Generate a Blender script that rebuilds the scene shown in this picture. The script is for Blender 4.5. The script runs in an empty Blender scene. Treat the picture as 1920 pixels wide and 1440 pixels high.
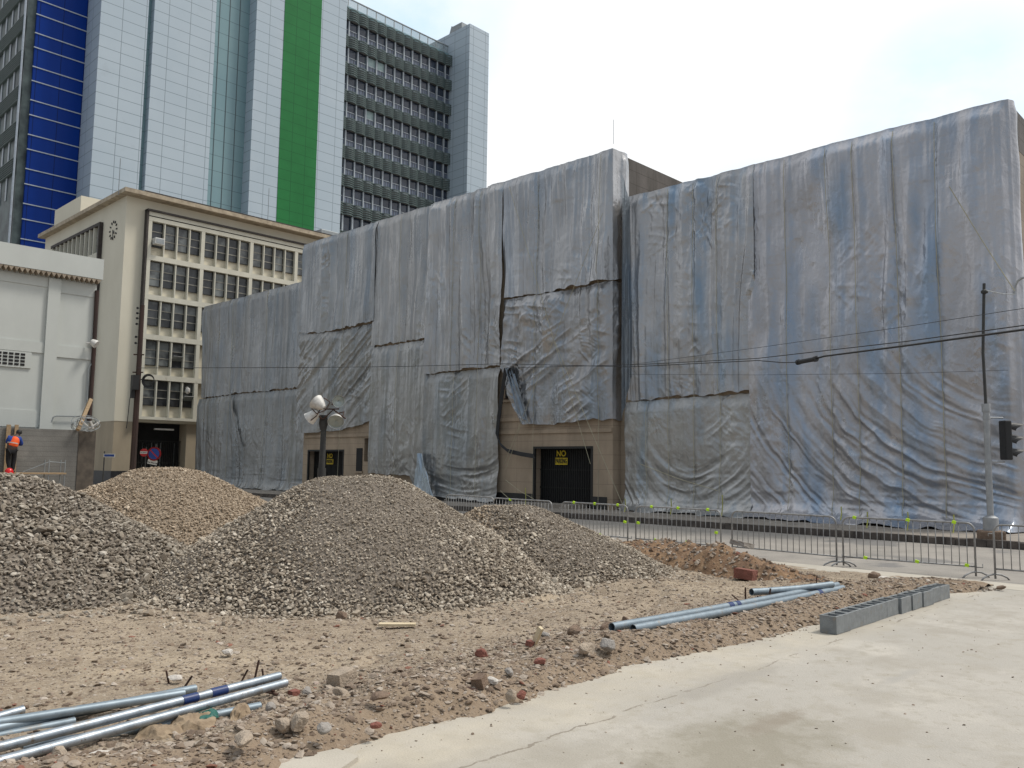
import bpy, bmesh, math, random
import numpy as np
from mathutils import Vector, Matrix
random.seed(7); RS = np.random.RandomState(7)
S = bpy.context.scene; COL = S.collection
# ------------------------------------------------------------------ camera
H = 1.9; FPX = 1585.19
az, pt, rl = [math.radians(a) for a in (44.17548, 5.48619, 0.74865)]
F_ = np.array([math.cos(pt)*math.cos(az), math.cos(pt)*math.sin(az), math.sin(pt)])
R0 = np.array([math.sin(az), -math.cos(az), 0.]); U0 = np.cross(R0, F_)
R_ = R0*math.cos(rl)+U0*math.sin(rl); U_ = -R0*math.sin(rl)+U0*math.cos(rl)
C_ = np.array([0, 0, H])
cd = bpy.data.cameras.new('camera'); cam = bpy.data.objects.new('camera', cd); COL.objects.link(cam)
cd.sensor_fit = 'HORIZONTAL'; cd.sensor_width = 36; cd.lens = FPX/1920*36; cd.clip_start = .1; cd.clip_end = 3000
cam.matrix_world = Matrix(((R_[0], U_[0], -F_[0], 0), (R_[1], U_[1], -F_[1], 0), (R_[2], U_[2], -F_[2], H), (0, 0, 0, 1)))
S.camera = cam
# ------------------------------------------------------------------ sky and sun
SUN_EL, SUN_AZ = math.radians(58), math.radians(-38)      # azimuth from +X, counter-clockwise
w = bpy.data.worlds.new("World"); S.world = w; w.use_nodes = True
nt = w.node_tree; nt.nodes.clear()
def N(nt, t, **k):
    n = nt.nodes.new(t)
    for a, b in k.items(): setattr(n, a, b)
    return n
out = N(nt, 'ShaderNodeOutputWorld'); bg = N(nt, 'ShaderNodeBackground'); bg.inputs['Strength'].default_value = .1
sky = N(nt, 'ShaderNodeTexSky', sky_type='NISHITA', sun_disc=False)
sky.sun_elevation = SUN_EL; sky.sun_rotation = math.pi/2-SUN_AZ; sky.air_density = 1.2; sky.dust_density = 2.5
tc = N(nt, 'ShaderNodeTexCoord'); mp = N(nt, 'ShaderNodeMapping'); mp.inputs['Scale'].default_value = (1, 1, 1.8); mp.inputs['Location'].default_value = (3.1, .4, 0)
cn = N(nt, 'ShaderNodeTexNoise'); cn.inputs['Scale'].default_value = 2.6; cn.inputs['Detail'].default_value = 9; cn.inputs['Roughness'].default_value = .58
mx = N(nt, 'ShaderNodeMixRGB'); mx.inputs[2].default_value = (9.8, 9.95, 10.1, 1)
nt.links.new(tc.outputs['Generated'], mp.inputs[0]); nt.links.new(mp.outputs[0], cn.inputs['Vector'])
acc = None
for (dx, dy, dz, lo, hi, am) in ((.862, .450, .232, .992, .9995, .75), (.905, .255, .343, .991, .9992, .85), (.53, .69, .49, .990, .9995, .7), (.95, -.05, .3, .975, .997, .8), (.2, .8, .6, .95, .99, .7), (-.6, -.3, .7, .8, .99, .8)):   # openings in the cloud
    vd = N(nt, 'ShaderNodeVectorMath', operation='DOT_PRODUCT'); nt.links.new(tc.outputs['Generated'], vd.inputs[0])
    q = Vector((dx, dy, dz)).normalized(); vd.inputs[1].default_value = q
    mr = N(nt, 'ShaderNodeMapRange'); mr.inputs[1].default_value = lo; mr.inputs[2].default_value = hi; mr.inputs[4].default_value = am; nt.links.new(vd.outputs['Value'], mr.inputs[0])
    if acc is None: acc = mr.outputs[0]
    else:
        ad = N(nt, 'ShaderNodeMath', operation='MAXIMUM'); nt.links.new(acc, ad.inputs[0]); nt.links.new(mr.outputs[0], ad.inputs[1]); acc = ad.outputs[0]
cr = N(nt, 'ShaderNodeMapRange'); cr.inputs[1].default_value = .30; cr.inputs[2].default_value = .52; nt.links.new(cn.outputs['Fac'], cr.inputs[0])
ml = N(nt, 'ShaderNodeMath', operation='MULTIPLY'); nt.links.new(acc, ml.inputs[0]); nt.links.new(cr.outputs[0], ml.inputs[1])
sb2 = N(nt, 'ShaderNodeMath', operation='SUBTRACT'); sb2.inputs[0].default_value = 1; nt.links.new(ml.outputs[0], sb2.inputs[1])
sk2 = N(nt, 'ShaderNodeMixRGB', blend_type='ADD'); sk2.inputs[0].default_value = 1; sk2.inputs[2].default_value = (3.2, 5.0, 6.0, 1); nt.links.new(sky.outputs[0], sk2.inputs[1])
nt.links.new(sb2.outputs[0], mx.inputs[0]); nt.links.new(sk2.outputs[0], mx.inputs[1])
# unseen sky behind the camera dimmed and tinted blue, to darken the facades
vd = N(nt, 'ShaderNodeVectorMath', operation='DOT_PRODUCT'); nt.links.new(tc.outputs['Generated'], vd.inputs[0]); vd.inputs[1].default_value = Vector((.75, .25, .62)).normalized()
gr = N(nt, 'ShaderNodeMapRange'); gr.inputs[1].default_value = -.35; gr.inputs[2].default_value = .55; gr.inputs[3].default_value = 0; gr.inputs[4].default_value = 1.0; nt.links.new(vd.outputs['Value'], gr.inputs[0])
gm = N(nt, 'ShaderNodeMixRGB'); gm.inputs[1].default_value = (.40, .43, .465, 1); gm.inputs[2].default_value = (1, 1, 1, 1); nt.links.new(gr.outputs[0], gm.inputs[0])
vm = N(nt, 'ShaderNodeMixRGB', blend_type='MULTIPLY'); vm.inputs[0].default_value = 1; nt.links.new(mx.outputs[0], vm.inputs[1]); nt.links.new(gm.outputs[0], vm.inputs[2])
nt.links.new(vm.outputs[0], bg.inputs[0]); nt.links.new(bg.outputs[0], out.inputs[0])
sd = bpy.data.lights.new('sun', 'SUN'); sd.energy = 2.4; sd.angle = math.radians(11); sd.color = (1, .95, .87)
so = bpy.data.objects.new('sun', sd); COL.objects.link(so)
sv = Vector((math.cos(SUN_EL)*math.cos(SUN_AZ), math.cos(SUN_EL)*math.sin(SUN_AZ), math.sin(SUN_EL)))
so.rotation_euler = sv.to_track_quat('Z', 'Y').to_euler(); so.location = (0, 0, 60)
S.view_settings.view_transform = 'Standard'; S.view_settings.look = 'None'; S.view_settings.exposure = .12; S.view_settings.gamma = 1
# ------------------------------------------------------------------ measuring helpers (photo pixel + known plane -> point)
def ray(x, y): return F_*FPX+R_*(x-960)-U_*(y-720)
def onz(x, y, z=0): d = ray(x, y); return C_+d*(z-H)/d[2]
def onx(x, y, X): d = ray(x, y); return C_+d*X/d[0]
def ony(x, y, Y): d = ray(x, y); return C_+d*Y/d[1]
def dep(x, y, D): return C_+ray(x, y)*D/FPX
# ------------------------------------------------------------------ numpy noise
def _h(i, j, s):
    n = (i.astype(np.int64)*374761393+j.astype(np.int64)*668265263+s*1442695041) & 0xffffffff
    n = ((n ^ (n >> 13))*1274126177) & 0xffffffff
    n = (n ^ (n >> 16)) & 0xffffffff
    return n/4294967295.0
def vn(x, y, s=0):
    x = np.asarray(x, float); y = np.asarray(y, float); x, y = np.broadcast_arrays(x, y)
    i = np.floor(x); j = np.floor(y); u = x-i; v = y-j; u = u*u*u*(u*(u*6-15)+10); v = v*v*v*(v*(v*6-15)+10)
    a = _h(i, j, s); b = _h(i+1, j, s); c = _h(i, j+1, s); d = _h(i+1, j+1, s)
    return (a*(1-u)+b*u)*(1-v)+(c*(1-u)+d*u)*v-.5
def fbm(x, y, s=0, o=4):
    r = 0; a = 1.
    for k in range(o): r = r+a*vn(x*2**k+k*17.3, y*2**k-k*9.1, s+k); a *= .5
    return r
def sst(a, b, x): t = np.clip((x-a)/(b-a), 0, 1); return t*t*(3-2*t)
# ------------------------------------------------------------------ objects
def tag(o, label=None, cat=None, group=None, kind=None):
    if label: o['label'] = label
    if cat: o['category'] = cat
    if group: o['group'] = group
    if kind: o['kind'] = kind
    return o
def empty(name, loc, label, cat, group=None, rz=0):
    o = bpy.data.objects.new(name, None); COL.objects.link(o); o.location = loc; o.rotation_euler = (0, 0, rz)
    o.empty_display_size = .2
    return tag(o, label, cat, group)
def copy_tree(o, parent=None):
    c = o.copy(); COL.objects.link(c); c.parent = parent
    for ch in list(o.children): copy_tree(ch, c)
    return c
def wloc(p):
    v = Vector((0, 0, 0))
    while p is not None: v += Vector(p.location); p = p.parent
    return v
class MB:
    def __init__(s): s.v = []; s.f = []; s.m = []
    def quad(s, a, b, c, d, m=0):
        n = len(s.v); s.v += [tuple(a), tuple(b), tuple(c), tuple(d)]; s.f.append((n, n+1, n+2, n+3)); s.m.append(m)
    def box(s, x0, x1, y0, y1, z0, z1, m=0):
        if x0 > x1: x0, x1 = x1, x0
        if y0 > y1: y0, y1 = y1, y0
        if z0 > z1: z0, z1 = z1, z0
        n = len(s.v)
        s.v += [(x0, y0, z0), (x1, y0, z0), (x1, y1, z0), (x0, y1, z0), (x0, y0, z1), (x1, y0, z1), (x1, y1, z1), (x0, y1, z1)]
        for f in ((0, 3, 2, 1), (4, 5, 6, 7), (0, 1, 5, 4), (1, 2, 6, 5), (2, 3, 7, 6), (3, 0, 4, 7)):
            s.f.append(tuple(n+i for i in f)); s.m.append(m)
        return s
    def obox(s, c, sz, M=None, m=0):
        n = len(s.v); M = M or Matrix.Identity(3); hx, hy, hz = [q/2 for q in sz]
        for p in ((-1, -1, -1), (1, -1, -1), (1, 1, -1), (-1, 1, -1), (-1, -1, 1), (1, -1, 1), (1, 1, 1), (-1, 1, 1)):
            s.v.append(tuple(Vector(c)+M @ Vector((p[0]*hx, p[1]*hy, p[2]*hz))))
        for f in ((0, 3, 2, 1), (4, 5, 6, 7), (0, 1, 5, 4), (1, 2, 6, 5), (2, 3, 7, 6), (3, 0, 4, 7)):
            s.f.append(tuple(n+i for i in f)); s.m.append(m)
        return s
    def tube(s, pts, r, n=8, m=0, cap=True, closed=False):
        pts = [Vector(p) for p in pts]; k = len(pts); rr = r if hasattr(r, '__len__') else [r]*k
        base = len(s.v); up = None
        for i, p in enumerate(pts):
            if closed: t = (pts[(i+1) % k]-pts[i-1])
            else: t = (pts[min(i+1, k-1)]-pts[max(i-1, 0)])
            t = t.normalized() if t.length > 1e-9 else Vector((0, 0, 1))
            if up is None: up = Vector((0, 0, 1)) if abs(t.z) < .9 else Vector((1, 0, 0))
            a = (up-t*up.dot(t))
            if a.length < 1e-5: a = t.orthogonal()
            a.normalize(); up = a; b = t.cross(a)
            for j in range(n):
                g = 2*math.pi*j/n; s.v.append(tuple(p+(a*math.cos(g)+b*math.sin(g))*rr[i]))
        for i in range(k if closed else k-1):
            i2 = (i+1) % k
            for j in range(n):
                s.f.append((base+i*n+j, base+i*n+(j+1) % n, base+i2*n+(j+1) % n, base+i2*n+j)); s.m.append(m)
        if cap and not closed:
            s.f.append(tuple(base+j for j in range(n))[::-1]); s.m.append(m)
            s.f.append(tuple(base+(k-1)*n+j for j in range(n))); s.m.append(m)
        return s
    def lathe(s, o, axis, prof, n=16, m=0):
        # prof = [(along, radius)]
        o = Vector(o); t = Vector(axis).normalized(); a = t.orthogonal().normalized(); b = t.cross(a); base = len(s.v)
        for (l, r) in prof:
            for j in range(n):
                g = 2*math.pi*j/n; s.v.append(tuple(o+t*l+(a*math.cos(g)+b*math.sin(g))*r))
        for i in range(len(prof)-1):
            for j in range(n):
                s.f.append((base+i*n+j, base+i*n+(j+1) % n, base+(i+1)*n+(j+1) % n, base+(i+1)*n+j)); s.m.append(m)
        return s
    def build(s, name, mats, parent=None, smooth=False, bevel=0):
        me = bpy.data.meshes.new(name); off = wloc(parent)
        me.from_pydata([(v[0]-off.x, v[1]-off.y, v[2]-off.z) for v in s.v], [], s.f)
        if not isinstance(mats, (list, tuple)): mats = [mats]
        for m in mats: me.materials.append(m)
        me.polygons.foreach_set('material_index', s.m)
        if smooth: me.polygons.foreach_set('use_smooth', [True]*len(s.f))
        me.update()
        o = bpy.data.objects.new(name, me); COL.objects.link(o); o.parent = parent
        if bevel:
            b = o.modifiers.new('bevel', 'BEVEL'); b.width = bevel; b.segments = 2; b.limit_method = 'ANGLE'
        if smooth:
            try:
                e = o.modifiers.new('es', 'EDGE_SPLIT'); e.split_angle = math.radians(38)
            except Exception: pass
        return o
def one(mb, name, mats, label, cat, group=None, smooth=False, bevel=0, kind=None):
    """a thing that is one mesh; its origin is put at its base"""
    v = np.array(mb.v); c = ((v[:, 0].min()+v[:, 0].max())/2, (v[:, 1].min()+v[:, 1].max())/2, v[:, 2].min())
    mb.v = [(p[0]-c[0], p[1]-c[1], p[2]-c[2]) for p in mb.v]
    o = mb.build(name, mats, None, smooth, bevel); o.location = c
    return tag(o, label, cat, group, kind)
def raw_mesh(name, V, Fa, mats, midx=None, smooth=False, parent=None):
    V = np.asarray(V, np.float32); Fa = np.asarray(Fa, np.int32); k = Fa.shape[1]
    if parent is not None: V = V-np.array(wloc(parent), np.float32)
    me = bpy.data.meshes.new(name); me.vertices.add(len(V)); me.vertices.foreach_set('co', V.ravel())
    me.loops.add(Fa.size); me.loops.foreach_set('vertex_index', Fa.ravel())
    me.polygons.add(len(Fa)); me.polygons.foreach_set('loop_start', np.arange(0, Fa.size, k, dtype=np.int32))
    try: me.polygons.foreach_set('loop_total', np.full(len(Fa), k, np.int32))
    except Exception: pass
    if not isinstance(mats, (list, tuple)): mats = [mats]
    for m in mats: me.materials.append(m)
    if midx is not None: me.polygons.foreach_set('material_index', np.asarray(midx, np.int32))
    me.polygons.foreach_set('use_smooth', np.full(len(Fa), smooth)); me.update(calc_edges=True); me.validate()
    o = bpy.data.objects.new(name, me); COL.objects.link(o); o.parent = parent
    return o
def grid_faces(nx, ny, off=0):
    i, j = np.meshgrid(np.arange(nx-1), np.arange(ny-1), indexing='ij'); a = (i*ny+j).ravel()+off
    return np.stack([a, a+ny, a+ny+1, a+1], 1)
# ------------------------------------------------------------------ materials
MATS = {}
def mat_(): pass
def mat(name, c1, c2=None, rough=.8, metal=0., scale=3., detail=5, bump=0., bscale=40., stretch=(1, 1, 1), grid=None, spots=None, island=None, ramp=(.35, .65), spec=.5, gridcol=(.1, .12, .13), coord='Object', alpha=None):
    m = bpy.data.materials.new(name); m.use_nodes = True; nt = m.node_tree; L = nt.links.new
    p = nt.nodes['Principled BSDF']; p.inputs['Roughness'].default_value = rough; p.inputs['Metallic'].default_value = metal
    p.inputs['Specular IOR Level'].default_value = spec
    c2 = c2 or tuple(min(1, q*.82) for q in c1)
    geo = N(nt, 'ShaderNodeNewGeometry'); src = geo.outputs['Position']
    mpn = N(nt, 'ShaderNodeMapping'); mpn.inputs['Scale'].default_value = stretch; L(src, mpn.inputs[0])
    nz = N(nt, 'ShaderNodeTexNoise'); nz.inputs['Scale'].default_value = scale; nz.inputs['Detail'].default_value = detail; nz.inputs['Roughness'].default_value = .6
    L(mpn.outputs[0], nz.inputs['Vector'])
    r = N(nt, 'ShaderNodeValToRGB'); e = r.color_ramp.elements; e[0].position, e[1].position = ramp
    e[0].color = (*c1, 1); e[1].color = (*c2, 1); L(nz.outputs['Fac'], r.inputs[0]); col = r.outputs[0]
    if island:
        r2 = N(nt, 'ShaderNodeValToRGB'); r2.color_ramp.interpolation = 'LINEAR'
        while len(r2.color_ramp.elements) < len(island): r2.color_ramp.elements.new(.5)
        for q, (pos, cc) in zip(r2.color_ramp.elements, island): q.position = pos; q.color = (*cc, 1)
        L(geo.outputs['Random Per Island'], r2.inputs[0])
        mm = N(nt, 'ShaderNodeMixRGB', blend_type='MULTIPLY'); mm.inputs[0].default_value = 1
        L(r2.outputs[0], mm.inputs[1]); L(col, mm.inputs[2]); col = mm.outputs[0]
    if spots:
        for (sc, lo, hi, cc) in spots:
            n2 = N(nt, 'ShaderNodeTexNoise'); n2.inputs['Scale'].default_value = sc; n2.inputs['Detail'].default_value = 6; n2.inputs['Roughness'].default_value = .65
            L(mpn.outputs[0], n2.inputs['Vector']); rr = N(nt, 'ShaderNodeMapRange'); rr.inputs[1].default_value = lo; rr.inputs[2].default_value = hi
            L(n2.outputs['Fac'], rr.inputs[0]); mm = N(nt, 'ShaderNodeMixRGB'); L(rr.outputs[0], mm.inputs[0]); L(col, mm.inputs[1]); mm.inputs[2].default_value = (*cc, 1); col = mm.outputs[0]
    if grid:   # (u spacing, z spacing, width, u offset, z offset) joints between panels; u = x+y
        us, zs, wd, uo, zo = grid; sx = N(nt, 'ShaderNodeSeparateXYZ'); L(src, sx.inputs[0])
        def mth(op, a, b):
            n = N(nt, 'ShaderNodeMath', operation=op)
            for i, q in enumerate((a, b)):
                if q is None: continue
                if isinstance(q, (int, float)): n.inputs[i].default_value = q
                else: L(q, n.inputs[i])
            return n.outputs[0]
        u = mth('ADD', sx.outputs[0], sx.outputs[1])
        lines = []
        for c, sp, o in ((u, us, uo), (sx.outputs[2], zs, zo)):
            if sp: lines.append(mth('LESS_THAN', mth('FRACT', mth('DIVIDE', mth('ADD', c, o+1000*sp), sp), None), wd/sp))
        l = lines[0] if len(lines) == 1 else mth('MAXIMUM', lines[0], lines[1])
        mm = N(nt, 'ShaderNodeMixRGB'); L(l, mm.inputs[0]); L(col, mm.inputs[1]); mm.inputs[2].default_value = (*gridcol, 1); col = mm.outputs[0]
    L(col, p.inputs['Base Color'])
    if bump:
        b = N(nt, 'ShaderNodeBump'); b.inputs['Strength'].default_value = bump; b.inputs['Distance'].default_value = .02
        n3 = N(nt, 'ShaderNodeTexNoise'); n3.inputs['Scale'].default_value = bscale; n3.inputs['Detail'].default_value = 6; L(src, n3.inputs['Vector'])
        L(n3.outputs['Fac'], b.inputs['Height']); L(b.outputs[0], p.inputs['Normal'])
    if alpha is not None: p.inputs['Alpha'].default_value = alpha
    MATS[name] = m
    return m
M = MATS
mat('asphalt', (.33, .30, .265), (.25, .23, .205), .92, scale=.8, bump=.5, bscale=90, spots=[(60, .55, .75, (.38, .36, .33)), (.35, .55, .62, (.19, .18, .17))])
mat('pavement', (.30, .265, .225), (.23, .20, .17), .92, scale=1.2, bump=.3, spots=[(2.2, .6, .7, (.12, .11, .1))])
mat('kerb', (.12, .10, .085), (.06, .05, .045), .95, scale=3, bump=.6, bscale=25)
mat('far_ground', (.3, .28, .25), (.22, .2, .18), .95, scale=.3)
mat('stone_wall', (.40, .31, .225), (.30, .235, .17), .85, scale=1.3, bump=.2, bscale=60, grid=(1.6, .62, .012, .3, .1), gridcol=(.17, .13, .1), stretch=(1, 1, .4), spots=[(.9, .6, .75, (.2, .165, .13))])
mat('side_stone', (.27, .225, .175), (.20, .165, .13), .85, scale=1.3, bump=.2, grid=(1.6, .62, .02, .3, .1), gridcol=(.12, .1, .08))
mat('dark_stone', (.12, .11, .105), (.07, .065, .06), .9, scale=1.6, bump=.4, bscale=30, grid=(1.3, .6, .02, .2, 0), gridcol=(.04, .035, .03), stretch=(1, 1, .3))
mat('plinth_black', (.02, .02, .022), (.012, .012, .013), .5)
mat('void', (.008, .008, .009), (.004, .004, .004), .8)
mat('cream', (.64, .60, .49), (.59, .55, .445), .85, scale=.4, stretch=(1, 1, .5), bump=.1, spots=[(.5, .62, .85, (.52, .46, .35))])
mat('cream_trim', (.58, .56, .475), (.52, .50, .42), .8, scale=1.2, stretch=(1, 1, .3), spots=[(1.8, .62, .75, (.33, .29, .23))])
mat('tan_render', (.36, .30, .215), (.30, .25, .18), .9, scale=.8, stretch=(1.2, 1.2, .4), bump=.2, spots=[(.9, .64, .74, (.15, .115, .09))])
mat('eave', (.45, .38, .28), (.28, .23, .17), .9, scale=2)
mat('dark_trim', (.06, .05, .045), (.035, .03, .028), .8, scale=4)
mat('white_paint', (.54, .56, .535), (.475, .495, .47), .88, scale=.5, stretch=(1, 1, .5), bump=.15, spots=[(.7, .62, .85, (.36, .36, .33)), (7, .72, .8, (.3, .28, .25))])
mat('corrugated', (.36, .30, .23), (.2, .16, .12), .9, scale=5)
mat('block_wall', (.20, .195, .18), (.15, .145, .135), .95, scale=1.1, bump=.5, bscale=35, grid=(0, .2, .015, 0, 0), gridcol=(.125, .12, .11), spots=[(.9, .55, .75, (.25, .24, .22))])
mat('wet_render', (.12, .10, .08), (.065, .055, .045), .9, scale=3)
mat('white_panel', (.42, .49, .55), (.385, .455, .515), .5, scale=.12, grid=(2.6, 1.32, .07, 0, 0), gridcol=(.20, .245, .28), spec=.3, spots=[(.5, .6, .75, (.37, .43, .48)), (.06, .45, .65, (.385, .46, .525))])
mat('green_panel', (.022, .17, .05), (.018, .145, .042), .6, spec=.15, scale=.3, grid=(2.0, 1.32, .06, 0, 0), gridcol=(.012, .09, .03))
mat('blue_panel', (.003, .036, .25), (.002, .02, .15), .4, spec=.12, scale=.12, grid=(2.4, 0, .06, .3, 0), gridcol=(.002, .01, .06), stretch=(1, 1, .15))
mat('teal_glass', (.20, .31, .34), (.17, .275, .31), .35, spec=.3, scale=.15, grid=(0, 1.98, .07, 0, 0), gridcol=(.10, .16, .18))
mat('teal_dark', (.06, .09, .10), None, .5)
mat('line_metal', (.45, .5, .56), None, .5, .3)
mat('steel_grey', (.30, .32, .33), (.22, .24, .25), .5, .4)
mat('louvre', (.115, .155, .155), (.085, .12, .12), .55, scale=3)
mat('dark_glass', (.035, .048, .075), (.015, .022, .038), .15, scale=1.2)
mat('side_glass', (.10, .13, .13), (.03, .04, .045), .45, spec=.2, scale=.5)
mat('pale_blind', (.27, .36, .36), (.2, .28, .29), .4)
mat('rail_glass', (.30, .37, .38), None, .15, alpha=.35)
mat('mullion', (.40, .44, .48), None, .5)
mat('win_grey', (.17, .185, .185), (.06, .065, .07), .3, scale=.9, ramp=(.42, .6))
mat('win_dark', (.05, .055, .062), (.025, .028, .03), .25, scale=1.5)
mat('win_frame', (.30, .29, .25), (.2, .19, .17), .7)
mat('frame_black', (.02, .02, .018), None, .7)
mat('rust', (.075, .035, .022), (.035, .018, .013), .85, scale=14, bump=.3)
mat('pole_brown', (.055, .028, .022), (.03, .018, .015), .8, scale=3, stretch=(1, 1, .2))
mat('cable', (.018, .018, .02), None, .6)
mat('galv', (.36, .40, .44), (.25, .285, .32), .46, .75, scale=7, stretch=(1.4, 2.5, 1), bump=.05, bscale=120, spots=[(26, .60, .70, (.2, .22, .25)), (3, .6, .75, (.50, .53, .57)), (4.5, .58, .70, (.27, .235, .19)), (13, .62, .68, (.20, .16, .12))], ramp=(.38, .62))
mat('galv_blue', (.25, .30, .34), (.19, .235, .27), .5, .5, scale=6, stretch=(1.4, 2.5, 1), spots=[(24, .62, .72, (.14, .17, .2)), (4, .58, .70, (.24, .215, .18))])
mat('tape_navy', (.008, .03, .13), None, .4)
mat('green_plastic', (.01, .11, .085), None, .5)
mat('paper_sack', (.33, .25, .165), (.22, .16, .105), .9, scale=12, bump=.3)
mat('concrete_block', (.25, .265, .27), (.195, .205, .21), .95, spots=[(2.1, .55, .7, (.30, .30, .29)), (6, .6, .72, (.28, .25, .21))], scale=12, bump=.7, bscale=120)
mat('barrier_steel', (.34, .335, .33), (.22, .215, .21), .5, .4, scale=9)
mat('hivis', (.55, .85, .02), None, .6)
mat('lamp_white', (.72, .70, .66), (.5, .48, .45), .5, scale=8)
mat('lamp_glass', (.25, .29, .28), (.33, .37, .36), .12, .2)
mat('pole_grey', (.36, .37, .38), (.28, .29, .3), .5, .4, scale=6)
mat('pole_dark', (.045, .045, .042), (.03, .03, .03), .7, scale=6)
mat('signal_black', (.012, .012, .013), None, .55)
mat('sign_blue', (.01, .05, .27), None, .5)
mat('sign_red', (.42, .015, .02), None, .5)
mat('sign_white', (.62, .61, .58), None, .6)
mat('yellow_text', (.62, .45, .02), None, .7)
mat('ink', (.02, .02, .02), None, .8)
mat('rope', (.42, .39, .27), (.34, .31, .22), .9)
mat('yellow_rope', (.42, .42, .10), (.33, .32, .1), .9)
mat('wood', (.38, .27, .16), (.28, .195, .11), .8, scale=5, stretch=(1, 1, 6))
mat('pale_wood', (.62, .52, .35), (.5, .4, .26), .8, scale=6)
mat('skin', (.06, .03, .02), None, .6)
mat('vest_orange', (.95, .13, .015), (.8, .09, .01), .7, scale=3)
mat('vest_stripe', (.55, .5, .45), None, .4)
mat('shirt_blue', (.012, .05, .28), None, .8)
mat('trouser_black', (.008, .008, .01), None, .9)
mat('helmet_red', (.6, .01, .012), None, .25)
mat('concrete_kerb', (.46, .42, .355), (.40, .365, .305), .9, scale=1.5, bump=.25, bscale=70, spots=[(5, .6, .72, (.36, .32, .265))])
def slab_mat():
    m = mat('concrete_slab', (.41, .38, .335), (.35, .325, .285), .9, scale=.55, bump=.3, bscale=60,
        spots=[(.45, .52, .66, (.46, .425, .37)), (1.3, .50, .66, (.33, .30, .255)), (3.1, .54, .66, (.34, .31, .26)), (7, .56, .70, (.33, .30, .25)), (22, .6, .7, (.30, .27, .22)), (9, .70, .76, (.26, .225, .19)), (60, .70, .76, (.2, .17, .14))])
    m = MATS['concrete_slab']; nt = m.node_tree; L = nt.links.new; p = nt.nodes['Principled BSDF']; col = p.inputs['Base Color'].links[0].from_socket
    geo = N(nt, 'ShaderNodeNewGeometry'); sx = N(nt, 'ShaderNodeSeparateXYZ'); L(geo.outputs['Position'], sx.inputs[0])
    def noise(sc, st=(1, 1, 1), d=6):
        mpn = N(nt, 'ShaderNodeMapping'); mpn.inputs['Scale'].default_value = st; L(geo.outputs['Position'], mpn.inputs[0]); n = N(nt, 'ShaderNodeTexNoise'); n.inputs['Scale'].default_value = sc; n.inputs['Detail'].default_value = d; n.inputs['Roughness'].default_value = .65; L(mpn.outputs[0], n.inputs['Vector']); return n.outputs['Fac']
    def mth(op, a, b):
        n = N(nt, 'ShaderNodeMath', operation=op)
        for i, q in enumerate((a, b)):
            if q is None: continue
            if isinstance(q, (int, float)): n.inputs[i].default_value = q
            else: L(q, n.inputs[i])
        return n.outputs[0]
    def mr(v, lo, hi): n = N(nt, 'ShaderNodeMapRange'); n.inputs[1].default_value = lo; n.inputs[2].default_value = hi; L(v, n.inputs[0]); return n.outputs[0]
    def mix(f, c):
        nonlocal col
        n = N(nt, 'ShaderNodeMixRGB'); L(f, n.inputs[0]); L(col, n.inputs[1]); n.inputs[2].default_value = (*c, 1); col = n.outputs[0]
    y = mth('ADD', sx.outputs[1], mth('MULTIPLY', mth('SUBTRACT', noise(2.2), .5), .45))
    mix(mth('MULTIPLY', mr(y, 3.85, 4.35), mth('MULTIPLY', mr(noise(.9), .3, .65), .65)), (.48, .425, .33))                    # sandy dust along the dirt edge
    y2 = mth('ADD', sx.outputs[1], mth('MULTIPLY', mth('SUBTRACT', noise(1.3), .5), .3))
    ck = mth('MULTIPLY', mth('LESS_THAN', mth('ABSOLUTE', mth('SUBTRACT', y2, 4.08), None), mth('MULTIPLY', noise(4), .022)), mth('MULTIPLY', mr(noise(2.1, (1, .2, 1)), .5, .56), .7)); mix(ck, (.18, .15, .115))
    for (cx, cy, rx, ry, c, a) in ((5.3, 3.0, 1.15, .60, (.25, .225, .175), .9), (4.2, 3.7, .9, .25, (.32, .29, .24), .7), (6.9, 4.0, 1.1, .16, (.30, .275, .24), .7), (3.6, 3.6, .4, .25, (.55, .40, .18), .7), (6.1, 3.15, .5, .12, (.24, .205, .16), .8), (8.3, 3.0, .4, .07, (.33, .31, .28), .7)):   # soaked stains
        u = mth('DIVIDE', mth('SUBTRACT', sx.outputs[0], cx), rx); v = mth('DIVIDE', mth('SUBTRACT', sx.outputs[1], cy), ry)
        r2 = mth('ADD', mth('MULTIPLY', u, u), mth('MULTIPLY', v, v)); r2 = mth('ADD', r2, mth('MULTIPLY', mth('SUBTRACT', noise(3.1), .5), 3.6))
        mix(mth('MULTIPLY', mr(r2, 1.3, .1), a), c)
    L(col, p.inputs['Base Color'])
slab_mat()
mat('dirt', (.325, .258, .185), (.25, .197, .14), .95, scale=.9, bump=1, bscale=38,
    spots=[(.4, .5, .66, (.385, .31, .22)), (1.7, .52, .64, (.235, .178, .122)), (5, .54, .64, (.20, .152, .105)), (30, .54, .64, (.40, .34, .27)), (11, .57, .64, (.17, .13, .095)), (70, .62, .7, (.13, .10, .075))])
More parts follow.
